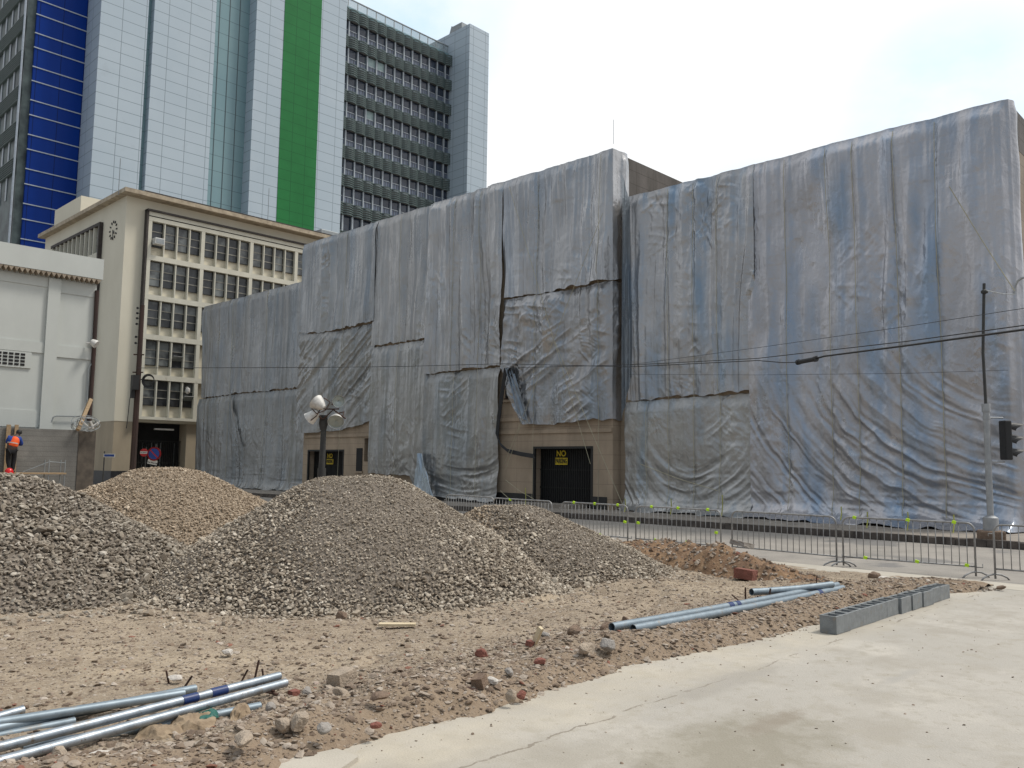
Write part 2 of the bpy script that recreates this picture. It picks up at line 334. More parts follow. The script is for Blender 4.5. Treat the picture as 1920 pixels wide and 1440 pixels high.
def dirt_ridge():
    nt = MATS['dirt'].node_tree; L = nt.links.new; p = nt.nodes['Principled BSDF']; col = p.inputs['Base Color'].links[0].from_socket
    geo = N(nt, 'ShaderNodeNewGeometry'); sx = N(nt, 'ShaderNodeSeparateXYZ'); L(geo.outputs['Position'], sx.inputs[0])
    n = N(nt, 'ShaderNodeTexNoise'); n.inputs['Scale'].default_value = 1.4; n.inputs['Detail'].default_value = 6; L(geo.outputs['Position'], n.inputs['Vector'])
    a = N(nt, 'ShaderNodeMath', operation='MULTIPLY_ADD'); L(n.outputs['Fac'], a.inputs[0]); a.inputs[1].default_value = 1.8; L(sx.outputs[1], a.inputs[2])
    m1 = N(nt, 'ShaderNodeMapRange'); m1.inputs[1].default_value = 6.9; m1.inputs[2].default_value = 6.1; m1.inputs[4].default_value = .75; L(a.outputs[0], m1.inputs[0])
    mm = N(nt, 'ShaderNodeMixRGB'); L(m1.outputs[0], mm.inputs[0]); L(col, mm.inputs[1]); mm.inputs[2].default_value = (.235, .17, .115, 1); L(mm.outputs[0], p.inputs['Base Color'])
dirt_ridge()
mat('brown_dirt', (.25, .155, .085), (.17, .10, .06), .95, scale=3, bump=1, bscale=50, spots=[(8, .55, .7, (.34, .23, .14)), (25, .6, .7, (.12, .08, .05))])
mat('sandy', (.44, .32, .20), (.34, .25, .16), .95, scale=3, bump=1, bscale=60)
GI = [(0, (.16, .13, .10)), (.3, (.29, .245, .195)), (.65, (.39, .34, .275)), (.9, (.47, .42, .35)), (1, (.60, .55, .48))]
TI = [(0, (.21, .16, .115)), (.35, (.36, .285, .205)), (.7, (.45, .365, .275)), (1, (.6, .51, .40))]
mat('gravel_grey', (.88, .875, .87), (.62, .60, .57), .9, scale=9, island=GI, bump=.3, bscale=60)
mat('gravel_fine', (1.05, 1.03, 1.0), (.80, .765, .72), .9, scale=2, island=GI, bump=.2, bscale=60)
mat('gravel_tan', (1, .99, .97), (.76, .72, .67), .9, scale=3, island=TI)
mat('gravel_base', (.215, .18, .145), (.15, .125, .10), .95, scale=25, bump=1, bscale=60)
mat('gravel_base_tan', (.32, .25, .18), (.22, .17, .12), .95, scale=25, bump=1, bscale=60)
RI = [(0, (.14, .10, .072)), (.3, (.24, .18, .13)), (.6, (.32, .26, .205)), (.9, (.42, .36, .295)), (.985, (.48, .42, .36)), (.988, (.25, .115, .08)), (1, (.27, .12, .08))]
mat('rubble', (1, 1, 1), (.75, .72, .7), .93, scale=14, island=RI, bump=.4, bscale=80)
mat('rock_tan', (.42, .34, .26), (.30, .245, .19), .93, scale=14, bump=.8, bscale=60)
mat('rock_grey', (.34, .31, .28), (.24, .22, .2), .93, scale=14, bump=.8, bscale=60)
mat('rock_brown', (.22, .155, .11), (.15, .10, .07), .93, scale=14, bump=.8, bscale=60)
mat('brick_red', (.25, .095, .07), (.18, .07, .05), .93, scale=14, bump=.8, bscale=60)
mat('pale_rock', (.60, .56, .50), (.48, .44, .4), .93, scale=14, bump=.6, bscale=60)
def tarp_mat():
    m = bpy.data.materials.new('silver_tarp'); m.use_nodes = True; nt = m.node_tree; L = nt.links.new; p = nt.nodes['Principled BSDF']
    geo = N(nt, 'ShaderNodeNewGeometry'); src = geo.outputs['Position']
    def noise(sc, st, d=4, rgh=.55):
        mpn = N(nt, 'ShaderNodeMapping'); mpn.inputs['Scale'].default_value = st; L(src, mpn.inputs[0])
        n = N(nt, 'ShaderNodeTexNoise'); n.inputs['Scale'].default_value = sc; n.inputs['Detail'].default_value = d; n.inputs['Roughness'].default_value = rgh; L(mpn.outputs[0], n.inputs['Vector']); return n.outputs['Fac']
    r = N(nt, 'ShaderNodeValToRGB'); e = r.color_ramp.elements; e[0].position, e[1].position = .38, .66
    e[0].color = (.45, .445, .44, 1); e[1].color = (.36, .36, .36, 1); L(noise(.5, (1, 1, .6)), r.inputs[0])
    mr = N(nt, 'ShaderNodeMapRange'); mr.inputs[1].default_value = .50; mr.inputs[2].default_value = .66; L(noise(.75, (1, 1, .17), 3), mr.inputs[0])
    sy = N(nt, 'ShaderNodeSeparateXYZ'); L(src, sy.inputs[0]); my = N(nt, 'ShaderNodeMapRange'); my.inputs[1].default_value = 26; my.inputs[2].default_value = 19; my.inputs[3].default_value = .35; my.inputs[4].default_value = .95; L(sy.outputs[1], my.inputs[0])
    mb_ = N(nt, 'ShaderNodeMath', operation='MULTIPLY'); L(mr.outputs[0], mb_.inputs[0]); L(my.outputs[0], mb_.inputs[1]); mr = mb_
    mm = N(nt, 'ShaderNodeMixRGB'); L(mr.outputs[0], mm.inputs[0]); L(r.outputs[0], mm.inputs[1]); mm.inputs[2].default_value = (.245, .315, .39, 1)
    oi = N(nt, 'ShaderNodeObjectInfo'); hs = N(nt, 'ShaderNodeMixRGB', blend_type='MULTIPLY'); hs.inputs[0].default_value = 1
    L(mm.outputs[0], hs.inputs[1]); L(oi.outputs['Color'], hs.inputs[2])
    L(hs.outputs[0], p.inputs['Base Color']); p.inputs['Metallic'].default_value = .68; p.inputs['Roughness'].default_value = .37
    # fine crinkle
    v = N(nt, 'ShaderNodeTexVoronoi', feature='DISTANCE_TO_EDGE'); v.inputs['Scale'].default_value = 1.7
    mpn = N(nt, 'ShaderNodeMapping'); mpn.inputs['Scale'].default_value = (1, 1.6, .9); L(src, mpn.inputs[0])
    dn = N(nt, 'ShaderNodeTexNoise'); dn.inputs['Scale'].default_value = 1.5; L(mpn.outputs[0], dn.inputs['Vector'])
    mxv = N(nt, 'ShaderNodeMixRGB'); mxv.inputs[0].default_value = .45; L(mpn.outputs[0], mxv.inputs[1]); L(dn.outputs['Color'], mxv.inputs[2]); L(mxv.outputs[0], v.inputs['Vector'])
    b1 = N(nt, 'ShaderNodeBump'); b1.inputs['Strength'].default_value = .42; b1.inputs['Distance'].default_value = .07; L(v.outputs['Distance'], b1.inputs['Height'])
    def ridged(sock): 
        q = N(nt, 'ShaderNodeMath', operation='SUBTRACT'); L(sock, q.inputs[0]); q.inputs[1].default_value = .5; z = N(nt, 'ShaderNodeMath', operation='ABSOLUTE'); L(q.outputs[0], z.inputs[0]); return z.outputs[0]
    nrm_ = b1.outputs[0]
    for (sc_, st, stg, dist, dt) in ((2.2, (1, 1, .08), .5, .09, 2), (6, (1, 1, .14), .2, .03, 2), (1.3, (1, 1.3, .8), .7, .16, 4), (4.5, (1, 1, .9), .4, .03, 4)):
        bb = N(nt, 'ShaderNodeBump', invert=True); bb.inputs['Strength'].default_value = stg; bb.inputs['Distance'].default_value = dist; L(ridged(noise(sc_, st, dt, .5)), bb.inputs['Height']); L(nrm_, bb.inputs['Normal']); nrm_ = bb.outputs[0]
    L(nrm_, p.inputs['Normal'])
    rr2 = N(nt, 'ShaderNodeMapRange'); rr2.inputs[1].default_value = .35; rr2.inputs[2].default_value = .65; rr2.inputs[3].default_value = .26; rr2.inputs[4].default_value = .46; L(noise(.8, (1, 1, .5), 3), rr2.inputs[0]); L(rr2.outputs[0], p.inputs['Roughness'])
    M['tarp'] = m
tarp_mat()
# ------------------------------------------------------------------ ground and setting
XR0, XK, XF, XM = 16.5, 25.0, 28.98, 28.45       # road edge, far kerb, right facade plane, middle block plane
def slab_edge(x):                                  # y where the dirt starts (slab is on the -y side)
    x = np.asarray(x, float)
    return np.interp(x, [-5, 1.5, 2.6, 3.1, 3.7, 5, 6.7, 8.2, 9.7, 12, 14.2, 15.2, 16], [4.6, 4.55, 4.45, 4.75, 4.85, 4.75, 4.9, 4.72, 4.62, 4.62, 4.5, 4.0, 3.8]) + .09*fbm(x*1.3, x*0+.3, 5, 4)+.06*vn(x*7, x*0, 8)+.03*vn(x*19, x*0, 9)
PILES = dict(   # centre (from photo pixel/depth), height, radii right-neg, right-pos, front, back
    A=dict(c=dep(-40, 1040, 13.4)[:2], h=1.66, l=4.6, r=4.0, f=4.5, b=3.4, seed=1),
    B=dict(c=dep(300, 960, 20.5)[:2], h=1.72, l=3.6, r=4.3, f=4.4, b=4.2, seed=2),
    C=dict(c=dep(665, 1040, 14.2)[:2], h=1.70, l=3.5, r=3.75, f=3.75, b=3.2, seed=3),
    D=dict(c=dep(950, 1040, 15.8)[:2], h=1.16, l=2.3, r=3.1, f=2.6, b=2.2, seed=4))
RT2 = np.array([R0[0], R0[1]]); FW2 = np.array([-R0[1], R0[0]])
def pile_h(k, x, y):
    p = PILES[k]; dx = x-p['c'][0]; dy = y-p['c'][1]; a = dx*RT2[0]+dy*RT2[1]; b = dx*FW2[0]+dy*FW2[1]
    ra = np.where(a < 0, p['l'], p['r']); rb = np.where(b < 0, p['f'], p['b'])
    th = np.arctan2(b, a); rho = np.sqrt((a/ra)**2+(b/rb)**2)*(1+.10*vn(th*1.3+9, th*0, p['seed'])+.04*vn(x*1.5, y*1.5, p['seed']+3))
    t = 1-rho; top = .16
    z = np.where(t > top, np.where(t > .70, .70+.12*np.tanh((t-.70)/.12), t), t)
    z = np.where(t < .22, np.maximum(0, t)**1.35*(.22**-.35), z)/.82
    z = np.where(t <= 0, t*.3, z)
    return p['h']*z+.05*fbm(x*1.4, y*1.4, p['seed']+7, 3)*np.clip(z*4, 0, 1)
def piles(x, y):
    return np.maximum.reduce([pile_h(k, x, y) for k in PILES])
def dirt_h(x, y):
    e = slab_edge(x); d = y-e
    h = -.03+.055*sst(-.05, .35, d)
    berm = .13*np.exp(-((d-.62)/.5)**2)*(1+.7*fbm(x*1.1, y*1.1, 21, 3))*sst(-.1, .3, d)*sst(16.3, 14.5, x)
    h = h+berm+.06*fbm(x*.7, y*.7, 11, 3)*sst(.1, .6, d)+.018*fbm(x*3, y*3, 14, 3)*sst(.1, .6, d)+.035*fbm(x*3.5, y*3.5, 12, 3)*sst(0, .3, d)*np.exp(-np.clip(d-.8, 0, 9)*.8)+.012*fbm(x*8, y*8, 13, 2)*sst(0, .3, d)
    # wheel ruts swinging past the foot of the piles
    for cx, cy, R_r in ((9.2, 1.2, 6.9), (9.2, 1.2, 7.25), (6.0, 14.5, 7.2), (6.0, 14.5, 8.6)):
        dd = np.hypot(x-cx, y-cy)-R_r-.15*vn(x*.5, y*.5, 41); an = np.arctan2(y-cy, x-cx); msk = sst(.1, .5, d)*sst(-.15, .15, vn(x*.4, y*.4, 43))
        h = h+msk*(-.028*np.exp(-(dd/.10)**2)+.016*np.exp(-((np.abs(dd)-.19)/.06)**2)+.008*np.sin(an*R_r*38)*np.exp(-(dd/.10)**2))
    return np.where(x > 15.9, np.minimum(h, -.02), h)
def nonuni(a, b, n, p=1.6):
    t = np.linspace(0, 1, n); return a+(b-a)*t**p
def build_ground():
    mb = MB()
    mb.box(-300, 600, -300, 600, -1.2, -.25); one(mb, 'ground', M['far_ground'], 'flat grey ground stretching out beyond the street', None, kind='structure')
    gx = np.concatenate([np.arange(-6, 1, .2), np.arange(1, 9, .03), np.arange(9, 16.2, .045)]); gy = np.concatenate([np.arange(4.2, 8.5, .03), np.arange(8.5, 14, .07), np.arange(14, 44, .3)])
    X, Y = np.meshgrid(gx, gy, indexing='ij'); Z = dirt_h(X, Y)
    o = raw_mesh('dirt_ground', np.stack([X, Y, Z], -1).reshape(-1, 3), grid_faces(len(gx), len(gy)), M['dirt'], smooth=True)
    tag(o, 'tan trodden dirt of the building site', None, kind='structure')
    mb = MB(); mb.box(-30, 15.62, -30, 5.6, -.24, -.0)
    one(mb, 'concrete_slab', M['concrete_slab'], 'pale stained concrete paving at lower right', None, kind='structure')
    mb = MB(); mb.box(15.624, XR0-.05, -40, 60, -.24, .008); one(mb, 'kerb_strip', M['concrete_kerb'], 'pale concrete strip along the near road edge', None, kind='structure', bevel=.02)
    mb = MB(); mb.box(XR0-.05+.004, XK, -40, 64, -.24, -.1); one(mb, 'road', M['asphalt'], 'grey worn asphalt road', None, kind='structure')
    mb = MB(); mb.box(-20, 60, 64.002, 65.5, -.24, -.06); one(mb, 'side_road', M['asphalt'], 'asphalt side street', None, kind='structure')
    mb = MB(); mb.box(XK+.21, 44, -40, 64, -.22, .09); one(mb, 'pavement', M['pavement'], 'grey pavement in front of the wrapped building', None, kind='structure')
    # old chipped dark kerb with uneven top
    ys = np.arange(-20, 62, .25); mb = MB()
    for i in range(len(ys)-1):
        j = .02*random.random(); mb.box(XK+.002+j, XK+.208, ys[i], ys[i+1]-.012, -.2, .10-.03*random.random()*(random.random() > .7))
    one(mb, 'far_kerb', M['kerb'], 'dark dirty kerb along the far side of the road', None, kind='structure')
build_ground()
# ------------------------------------------------------------------ stones
def templates(k, seed, flat=.6):
    r = np.random.RandomState(seed); t = (1+5**.5)/2
    v = np.array([(-1, t, 0), (1, t, 0), (-1, -t, 0), (1, -t, 0), (0, -1, t), (0, 1, t), (0, -1, -t), (0, 1, -t), (t, 0, -1), (t, 0, 1), (-t, 0, -1), (-t, 0, 1)])/1.902
    f = np.array([(0, 11, 5), (0, 5, 1), (0, 1, 7), (0, 7, 10), (0, 10, 11), (1, 5, 9), (5, 11, 4), (11, 10, 2), (10, 7, 6), (7, 1, 8), (3, 9, 4), (3, 4, 2), (3, 2, 6), (3, 6, 8), (3, 8, 9), (4, 9, 5), (2, 4, 11), (6, 2, 10), (8, 6, 7), (9, 8, 1)])
    T = []
    for _ in range(k):
        q = v*r.uniform(.72, 1.22, (12, 1))+r.normal(0, .07, (12, 3)); q = q*np.array([1, r.uniform(.6, .95), flat*r.uniform(.7, 1.25)]); T.append(q)
    return np.array(T), f
def rotm(n, r, tilt=1.):
    yaw = r.uniform(0, 2*np.pi, n); rx = r.normal(0, .55*tilt, n); ry = r.normal(0, .55*tilt, n)
    def rot(a, ax):
        c, s = np.cos(a), np.sin(a); m = np.zeros((n, 3, 3)); i, j = [(1, 2), (0, 2), (0, 1)][ax]; m[:, ax, ax] = 1
        m[:, i, i] = c; m[:, j, j] = c; m[:, i, j] = -s; m[:, j, i] = s; return m
    return rot(rx, 0) @ rot(ry, 1) @ rot(yaw, 2)
def stones(P, size, seed, flat=.6, tilt=1.):
    r = np.random.RandomState(seed); n = len(P); T, f = templates(14, seed, flat); q = T[r.randint(0, 14, n)]*np.asarray(size).reshape(-1, 1, 1)
    q = np.einsum('nij,nkj->nki', rotm(n, r, tilt), q)+P[:, None, :]
    return q.reshape(-1, 3), (f[None]+(np.arange(n)*12)[:, None, None]).reshape(-1, 3)
def near_cam(P): return np.hypot(P[:, 0], P[:, 1])
def build_pile(k, name, label, sp, smin, smax, m_st, m_base, seed, big=.0, cut=None, flat=.42):
    r = np.random.RandomState(seed); p = PILES[k]; R = max(p['l'], p['r'], p['f'], p['b'])+.7
    cx, cy = p['c']; g = np.arange(-R, R, .09); X, Y = np.meshgrid(cx+g, cy+g, indexing='ij'); Z = pile_h(k, X, Y); G = dirt_h(X, Y)
    zz = np.where(Z < G-.05, G-.1, Z)-.03
    V = np.stack([X, Y, zz], -1).reshape(-1, 3); Fq = grid_faces(len(g), len(g))
    keep = (Z.ravel() > G.ravel()-.02)[Fq].any(1); Fq = Fq[keep]
    Ft = np.concatenate([Fq[:, [0, 1, 2]], Fq[:, [0, 2, 3]]])
    allV, allF, mi = [V], [Ft], [np.ones(len(Ft), int)]; off = len(V)
    for layer in range(2):
        s_ = sp*(1 if layer == 0 else 1.25); gg = np.arange(-R, R, s_); x, y = np.meshgrid(cx+gg, cy+gg, indexing='ij'); x = x.ravel()+r.uniform(-.6, .6, x.size)*s_; y = y.ravel()+r.uniform(-.6, .6, y.size)*s_
        z = pile_h(k, x, y); ground = dirt_h(x, y)
        oth = np.maximum.reduce([pile_h(q, x, y) for q in PILES if q != k])
        spill = (z > ground-.10) & (r.rand(len(x)) < .14)
        ok = (((z > ground-.0) | spill) & (z > oth-.06)); 
        x, y, z, ground = x[ok], y[ok], z[ok], ground[ok]
        bk = (x-cx)*FW2[0]+(y-cy)*FW2[1]; ok = (bk < 1.6) | (r.rand(len(x)) < .5); x, y, z, ground = x[ok], y[ok], z[ok], ground[ok]
        z = np.maximum(z, ground)
        rel = np.clip(z/p['h'], 0, 1)
        sz = r.uniform(smin, smax, len(x))*(.8+.5*r.rand(len(x))**3)*(1.18-.35*rel*(1-big)); sz *= np.where(r.rand(len(x)) < .03, 1.7, 1)
        fn_ = sst(.05, .3, vn(x*.75+seed, y*.75, seed+5)+.25*(rel-.5)); sz = sz*(1-.30*fn_)
        P = np.stack([x, y, z+sz*(.15+.35*r.rand(len(x)))-.01-.012*fn_*r.rand(len(x))], 1)
        tanf = (((x-cx)*RT2[0]+(y-cy)*RT2[1]) < -.35+.4*r.randn(len(x))*.5) if k == 'D' else np.zeros(len(x), bool)
        v, f = stones(P, sz, seed+layer*31, flat); allV.append(v); allF.append(f+off); mi.append(np.repeat(np.where(tanf, 2, 0), 20)); off += len(v)
    o = raw_mesh(name, np.concatenate(allV), np.concatenate(allF), [M[m_st], M[m_base], M['gravel_tan']], np.concatenate(mi))
    return tag(o, label, 'gravel pile', 'gravel piles on the dirt')
build_pile('A', 'gravel_pile', 'coarse grey gravel pile at the left edge, in front of the block wall', .060, .025, .050, 'gravel_grey', 'gravel_base', 101, big=1)
build_pile('B', 'gravel_pile', 'tan fine gravel pile behind the others, below the round blue sign', .062, .026, .044, 'gravel_tan', 'gravel_base_tan', 202, flat=.5)
build_pile('C', 'gravel_pile', 'largest grey gravel pile in the middle, in front of the floodlight pole', .046, .017, .036, 'gravel_fine', 'gravel_base', 303)
build_pile('D', 'gravel_pile', 'low grey gravel pile to the right of the big middle one', .05, .02, .036, 'gravel_fine', 'gravel_base', 404)
# brown earth heap
def heap():
    c1 = onz(1290, 1062); c2 = onz(1420, 1068)
    gx = np.arange(9.5, 16.2, .045); gy = np.arange(5.2, 12.2, .045); X, Y = np.meshgrid(gx, gy, indexing='ij')
    pts = [(onz(1180, 1045)[:2], .9, .30), (onz(1230, 1052)[:2], .9, .36), (onz(1290, 1062)[:2], .8, .34), (onz(1345, 1070)[:2], .75, .42), (onz(1400, 1078)[:2], .65, .30), (onz(1450, 1084)[:2], .6, .20), (onz(1500, 1090)[:2], .55, .10)]
    Z = X*0-.3
    for (c, r, h) in pts:
        d = np.hypot(X-c[0], Y-c[1]*1.0)/r; Z = np.maximum(Z, h*(1.15-d**1.3*1.15))
    Z = Z+.16*fbm(X*1.8, Y*1.8, 31, 4)+.06*np.abs(fbm(X*5, Y*5, 33, 3)); G = dirt_h(X, Y); keepv = (Z > G-.04).ravel(); Z = np.maximum(Z, G-.05)
    V = np.stack([X, Y, Z], -1).reshape(-1, 3); Fq = grid_faces(len(gx), len(gy)); Fq = Fq[keepv[Fq].all(1)]
    Ft = np.concatenate([Fq[:, [0, 1, 2]], Fq[:, [0, 2, 3]]]); r = np.random.RandomState(5)
    top = V[keepv]; sel = top[r.randint(0, len(top), 1500)]; sz = .015+.05*r.rand(1500)**2.5; v, f = stones(sel+np.array([0, 0, .005]), sz, 77)
    Vall = np.concatenate([V, v]); Fall = np.concatenate([Ft, f+len(V)]); mi = np.concatenate([np.zeros(len(Ft), int), np.ones(len(f), int)])
    o = raw_mesh('earth_heap', Vall, Fall, [M['brown_dirt'], M['rubble']], mi, smooth=False)
    tag(o, 'brown lumpy earth heap beside the barriers, right of the gravel', 'earth heap')
heap()
# scattered small rubble over the dirt (uncountable)
def rubble():
    r = np.random.RandomState(12); P = []; SZ = []
    def add(n, x0, x1, dmax, pw, s0, s1, sp):
        x = r.uniform(x0, x1, n); d = dmax*r.rand(n)**pw; y = slab_edge(x)+d+.02; z = dirt_h(x, y); ph = piles(x, y); ok = ph < z+.02
        x, y, z = x[ok], y[ok], z[ok]; s = s0+(s1-s0)*r.rand(len(x))**sp
        P.append(np.stack([x, y, z+s*.12], 1)); SZ.append(s)
    add(7000, 1., 15.4, 1.5, .9, .008, .05, 3.4)
    add(16000, 1., 15.4, 1.7, .8, .006, .02, 2)
    add(34000, .5, 15.6, 7.5, 1.1, .005, .018, 2.2)
    add(7500, .5, 14, 6.5, 1.1, .012, .046, 2.6)
    # loose grains lying on the slab
    n = 800; x = r.uniform(2, 15, n); y = slab_edge(x)-5*r.rand(n)**2.2; P.append(np.stack([x, y, x*0+.003], 1)); SZ.append(.003+.014*r.rand(n)**4)
    v, f = stones(np.concatenate(P), np.concatenate(SZ), 55, flat=.36, tilt=.5)
    o = raw_mesh('rubble', v, f, M['rubble']); tag(o, 'small stone chips and rubble strewn over the dirt', None, kind='stuff')
rubble()
def rock(px, py, size, m, name, label, cat, seed, sc=(1, .75, .6), zoff=0, group=None, boxy=False):
    r = np.random.RandomState(seed); p = onz(px, py, 0); z = max(float(dirt_h(np.array([p[0]]), np.array([p[1]]))[0]), 0 if p[1] < slab_edge(p[0]) else -1)
    p = onz(px, py, z+size*.3)
    bm = bmesh.new()
    if boxy:
        bmesh.ops.create_cube(bm, size=1.5); bmesh.ops.subdivide_edges(bm, edges=bm.edges[:], cuts=3, use_grid_fill=True); amp = .05
    else:
        bmesh.ops.create_icosphere(bm, subdivisions=3, radius=1); amp = .16
    # cut by random planes for facets
    dirs = [Vector(r.normal(0, 1, 3)).normalized() for _ in range(9)]; lim = [r.uniform(.62, .85) for _ in range(9)]
    for v in bm.verts:
        if not boxy:
            for d, l in zip(dirs, lim):
                k = v.co.dot(d)
                if k > l: v.co -= d*(k-l)
        v.co += Vector(r.normal(0, .02, 3))*(.5 if boxy else 1); v.co *= 1+amp*float(vn(v.co.x*2+seed, v.co.y*2+v.co.z*1.7, seed))
        v.co = Vector((v.co.x*sc[0], v.co.y*sc[1], v.co.z*sc[2]))*size
    me = bpy.data.meshes.new(name); bm.to_mesh(me); bm.free(); me.materials.append(M[m])
    o = bpy.data.objects.new(name, me); COL.objects.link(o); o.location = (p[0], p[1], p[2]+zoff); o.rotation_euler = (r.normal(0, .15), r.normal(0, .15), r.uniform(0, 3))
    return tag(o, label, cat, group)
rocks = [
 (642, 1275, .125, 'rock_tan', 'rock', 'large tan concrete lump with a flat top, right of the pipe ends', 'rock', (1.1, .75, .6), True),
 (617, 1280, .045, 'rock_tan', 'rock', 'small upright tan stone touching the left side of the large tan lump', 'rock', (.6, .6, .9), False),
 (641, 1303, .07, 'rock_tan', 'rock', 'rounded tan stone just below the large tan lump', 'rock', (1.1, .8, .6), False),
 (709, 1310, .08, 'rock_brown', 'rock', 'flat brown grey rock lying below and right of the large tan lump', 'rock', (1.2, .9, .35), False),
 (822, 1278, .075, 'rock_grey', 'rock', 'grey flat rock in the rubble ridge, left of the brown lump', 'rock', (1.2, .8, .5), False),
 (899, 1282, .08, 'rock_brown', 'rock', 'squarish dark brown lump in the middle of the rubble ridge', 'rock', (1, .8, .7), True),
 (925, 1281, .055, 'pale_rock', 'rock', 'pale squarish stone right beside the dark brown lump', 'rock', (1.1, .8, .6), False),
 (864, 1258, .06, 'rock_tan', 'rock', 'pale tan stone standing above the dark brown lump', 'rock', (1, .8, .6), False),
 (903, 1232, .08, 'brick_red', 'brick_piece', 'red pointed brick piece standing up at the back of the rubble ridge', 'brick piece', (.9, .8, .8), False),
 (955, 1264, .06, 'rock_grey', 'rock', 'oval light grey stone leaning right of the pale squarish stone', 'rock', (1, .7, .6), False),
 (1012, 1244, .06, 'brick_red', 'brick_piece', 'crimson brick lump on the slope below the timber offcut', 'brick piece', (1.1, .8, .5), False),
 (995, 1210, .075, 'brick_red', 'brick_piece', 'orange brick piece leaning under the pale timber offcut', 'brick piece', (1.2, .6, .45), True),
 (977, 1308, .05, 'brick_red', 'brick_piece', 'rounded dark red brick piece at the edge of the pale concrete', 'brick piece', (1, .8, .75), False),
 (958, 1310, .06, 'rock_tan', 'rock', 'tan upright stone touching the rounded dark red brick piece', 'rock', (.8, .6, .9), False),
 (704, 1366, .045, 'brick_red', 'brick_piece', 'small red brick piece near the broken slab edge at lower centre', 'brick piece', (1, .8, .6), False),
 (551, 1308, .055, 'brick_red', 'brick_piece', 'square red brick end just right of the rebar by the pipe ends', 'brick piece', (.9, .8, .9), True),
 (576, 1303, .06, 'rock_grey', 'rock', 'grey stone right behind the square red brick end', 'rock', (1, .8, .7), False),
 (562, 1360, .085, 'rock_tan', 'rock', 'tall tan boulder below the square red brick end', 'rock', (1, .7, .9), False),
 (530, 1366, .075, 'rock_tan', 'rock', 'tan boulder touching the left of the tall tan boulder', 'rock', (1.1, .8, .7), False),
 (606, 1370, .06, 'rock_grey', 'rock', 'grey brown cobble right of the tall tan boulder', 'rock', (1, .8, .7), False),
 (508, 1332, .05, 'rock_grey', 'rock', 'grey stone just below the shortest pipe end', 'rock', (1, .8, .8), False),
 (195, 1428, .11, 'pale_rock', 'rock', 'flat pinkish grey stone at the bottom left, below the pipes', 'rock', (1.3, .8, .4), False),
 (228, 1408, .06, 'rock_tan', 'rock', 'tan cobble behind the flat pinkish stone at the bottom', 'rock', (1.1, .8, .6), False),
 (110, 1422, .075, 'rock_tan', 'rock', 'reddish tan stone left of the flat pinkish stone, near the corner', 'rock', (1.1, .8, .7), False),
 (455, 1392, .10, 'rock_tan', 'rock', 'long flat tan slab of stone below the paper sack', 'rock', (1.7, .6, .4), False),
 (427, 1226, .055, 'pale_rock', 'rock', 'white stone lying alone on the dirt above the pipes', 'rock', (1.1, .9, .6), False),
 (330, 1276, .05, 'pale_rock', 'rock', 'white stone next to the rebar stubs above the pipes', 'rock', (1.4, .9, .5), False),
 (641, 1158, .085, 'rock_brown', 'rock', 'brown clod at the foot of the largest gravel pile', 'rock', (.9, .8, .8), False),
 (1136, 1184, .10, 'rock_brown', 'rock', 'brown clod touching the open ends of the right hand pipes', 'rock', (1, .8, .8), False),
 (1080, 1190, .13, 'rock_brown', 'rock', 'wide brown clod left of the right hand pipes', 'rock', (1.2, .7, .6), False),
 (1140, 1212, .10, 'rock_grey', 'rock', 'grey brown stone below the brown clod at the pipe ends', 'rock', (1.2, .8, .6), False),
 (1098, 1220, .09, 'rock_tan', 'rock', 'tan stone below the wide brown clod', 'rock', (1.1, .8, .6), False),
 (1172, 1165, .055, 'rock_brown', 'rock', 'pointed brown clod behind the right hand pipes', 'rock', (.8, .7, .8), False),
 (1398, 1082, .20, 'brick_red', 'brick_piece', 'large red brick chunk at the foot of the earth heap', 'brick piece', (1.1, .7, .55), True),
 (1392, 1048, .26, 'rock_grey', 'rock', 'flat broken concrete slab piece lying on top of the earth heap', 'rock', (1.3, .8, .25), True),
 (1640, 1082, .12, 'rock_brown', 'rock', 'brown rock between the earth heap and the hollow blocks', 'rock', (1, .8, .7), False),
 (1656, 1088, .11, 'pale_rock', 'rock', 'pale flat stone just right of the brown rock near the blocks', 'rock', (1.3, .8, .4), False),
 (1877, 1104, .07, 'rock_brown', 'rock', 'small dark stone alone on the pale concrete by the barrier', 'rock', (1.3, .8, .5), False),
 (1022, 1192, .06, 'rock_grey', 'rock', 'flat grey stone lying above the timber offcut', 'rock', (1.5, .8, .4), False),
]
for i, (x, y, s, m, nm, lb, ct, sc, bx) in enumerate(rocks): rock(x, y, s, m, nm, lb, ct, 500+i, sc, .30 if 'on top of the earth' in lb else (.02 if i != 33 else .05), 'loose rocks and brick pieces', bx)
p = onz(745, 1179); mb = MB(); mb.obox((p[0], p[1], .05), (.42, .11, .025), Matrix.Rotation(-.75, 3, 'Z')); one(mb, 'timber_offcut', M['pale_wood'], 'thin yellow timber offcut lying flat in front of the largest gravel pile', 'timber offcut')
p = onz(1007, 1205, .1); mb = MB(); mb.obox((p[0], p[1], .16), (.04, .05, .22), Matrix.Rotation(.5, 3, 'X')); one(mb, 'timber_offcut', M['pale_wood'], 'small pale timber offcut leaning up on the rubble ridge', 'timber offcut')
a, b = onz(836, 1286, .14), onz(894, 1296, .1); mb = MB(); mb.tube([a, (a+b)/2+np.array([0, 0, .01]), b], .018, 5); one(mb, 'stick', M['rust'], 'reddish stick lying on the rubble below the dark lumps', 'stick')
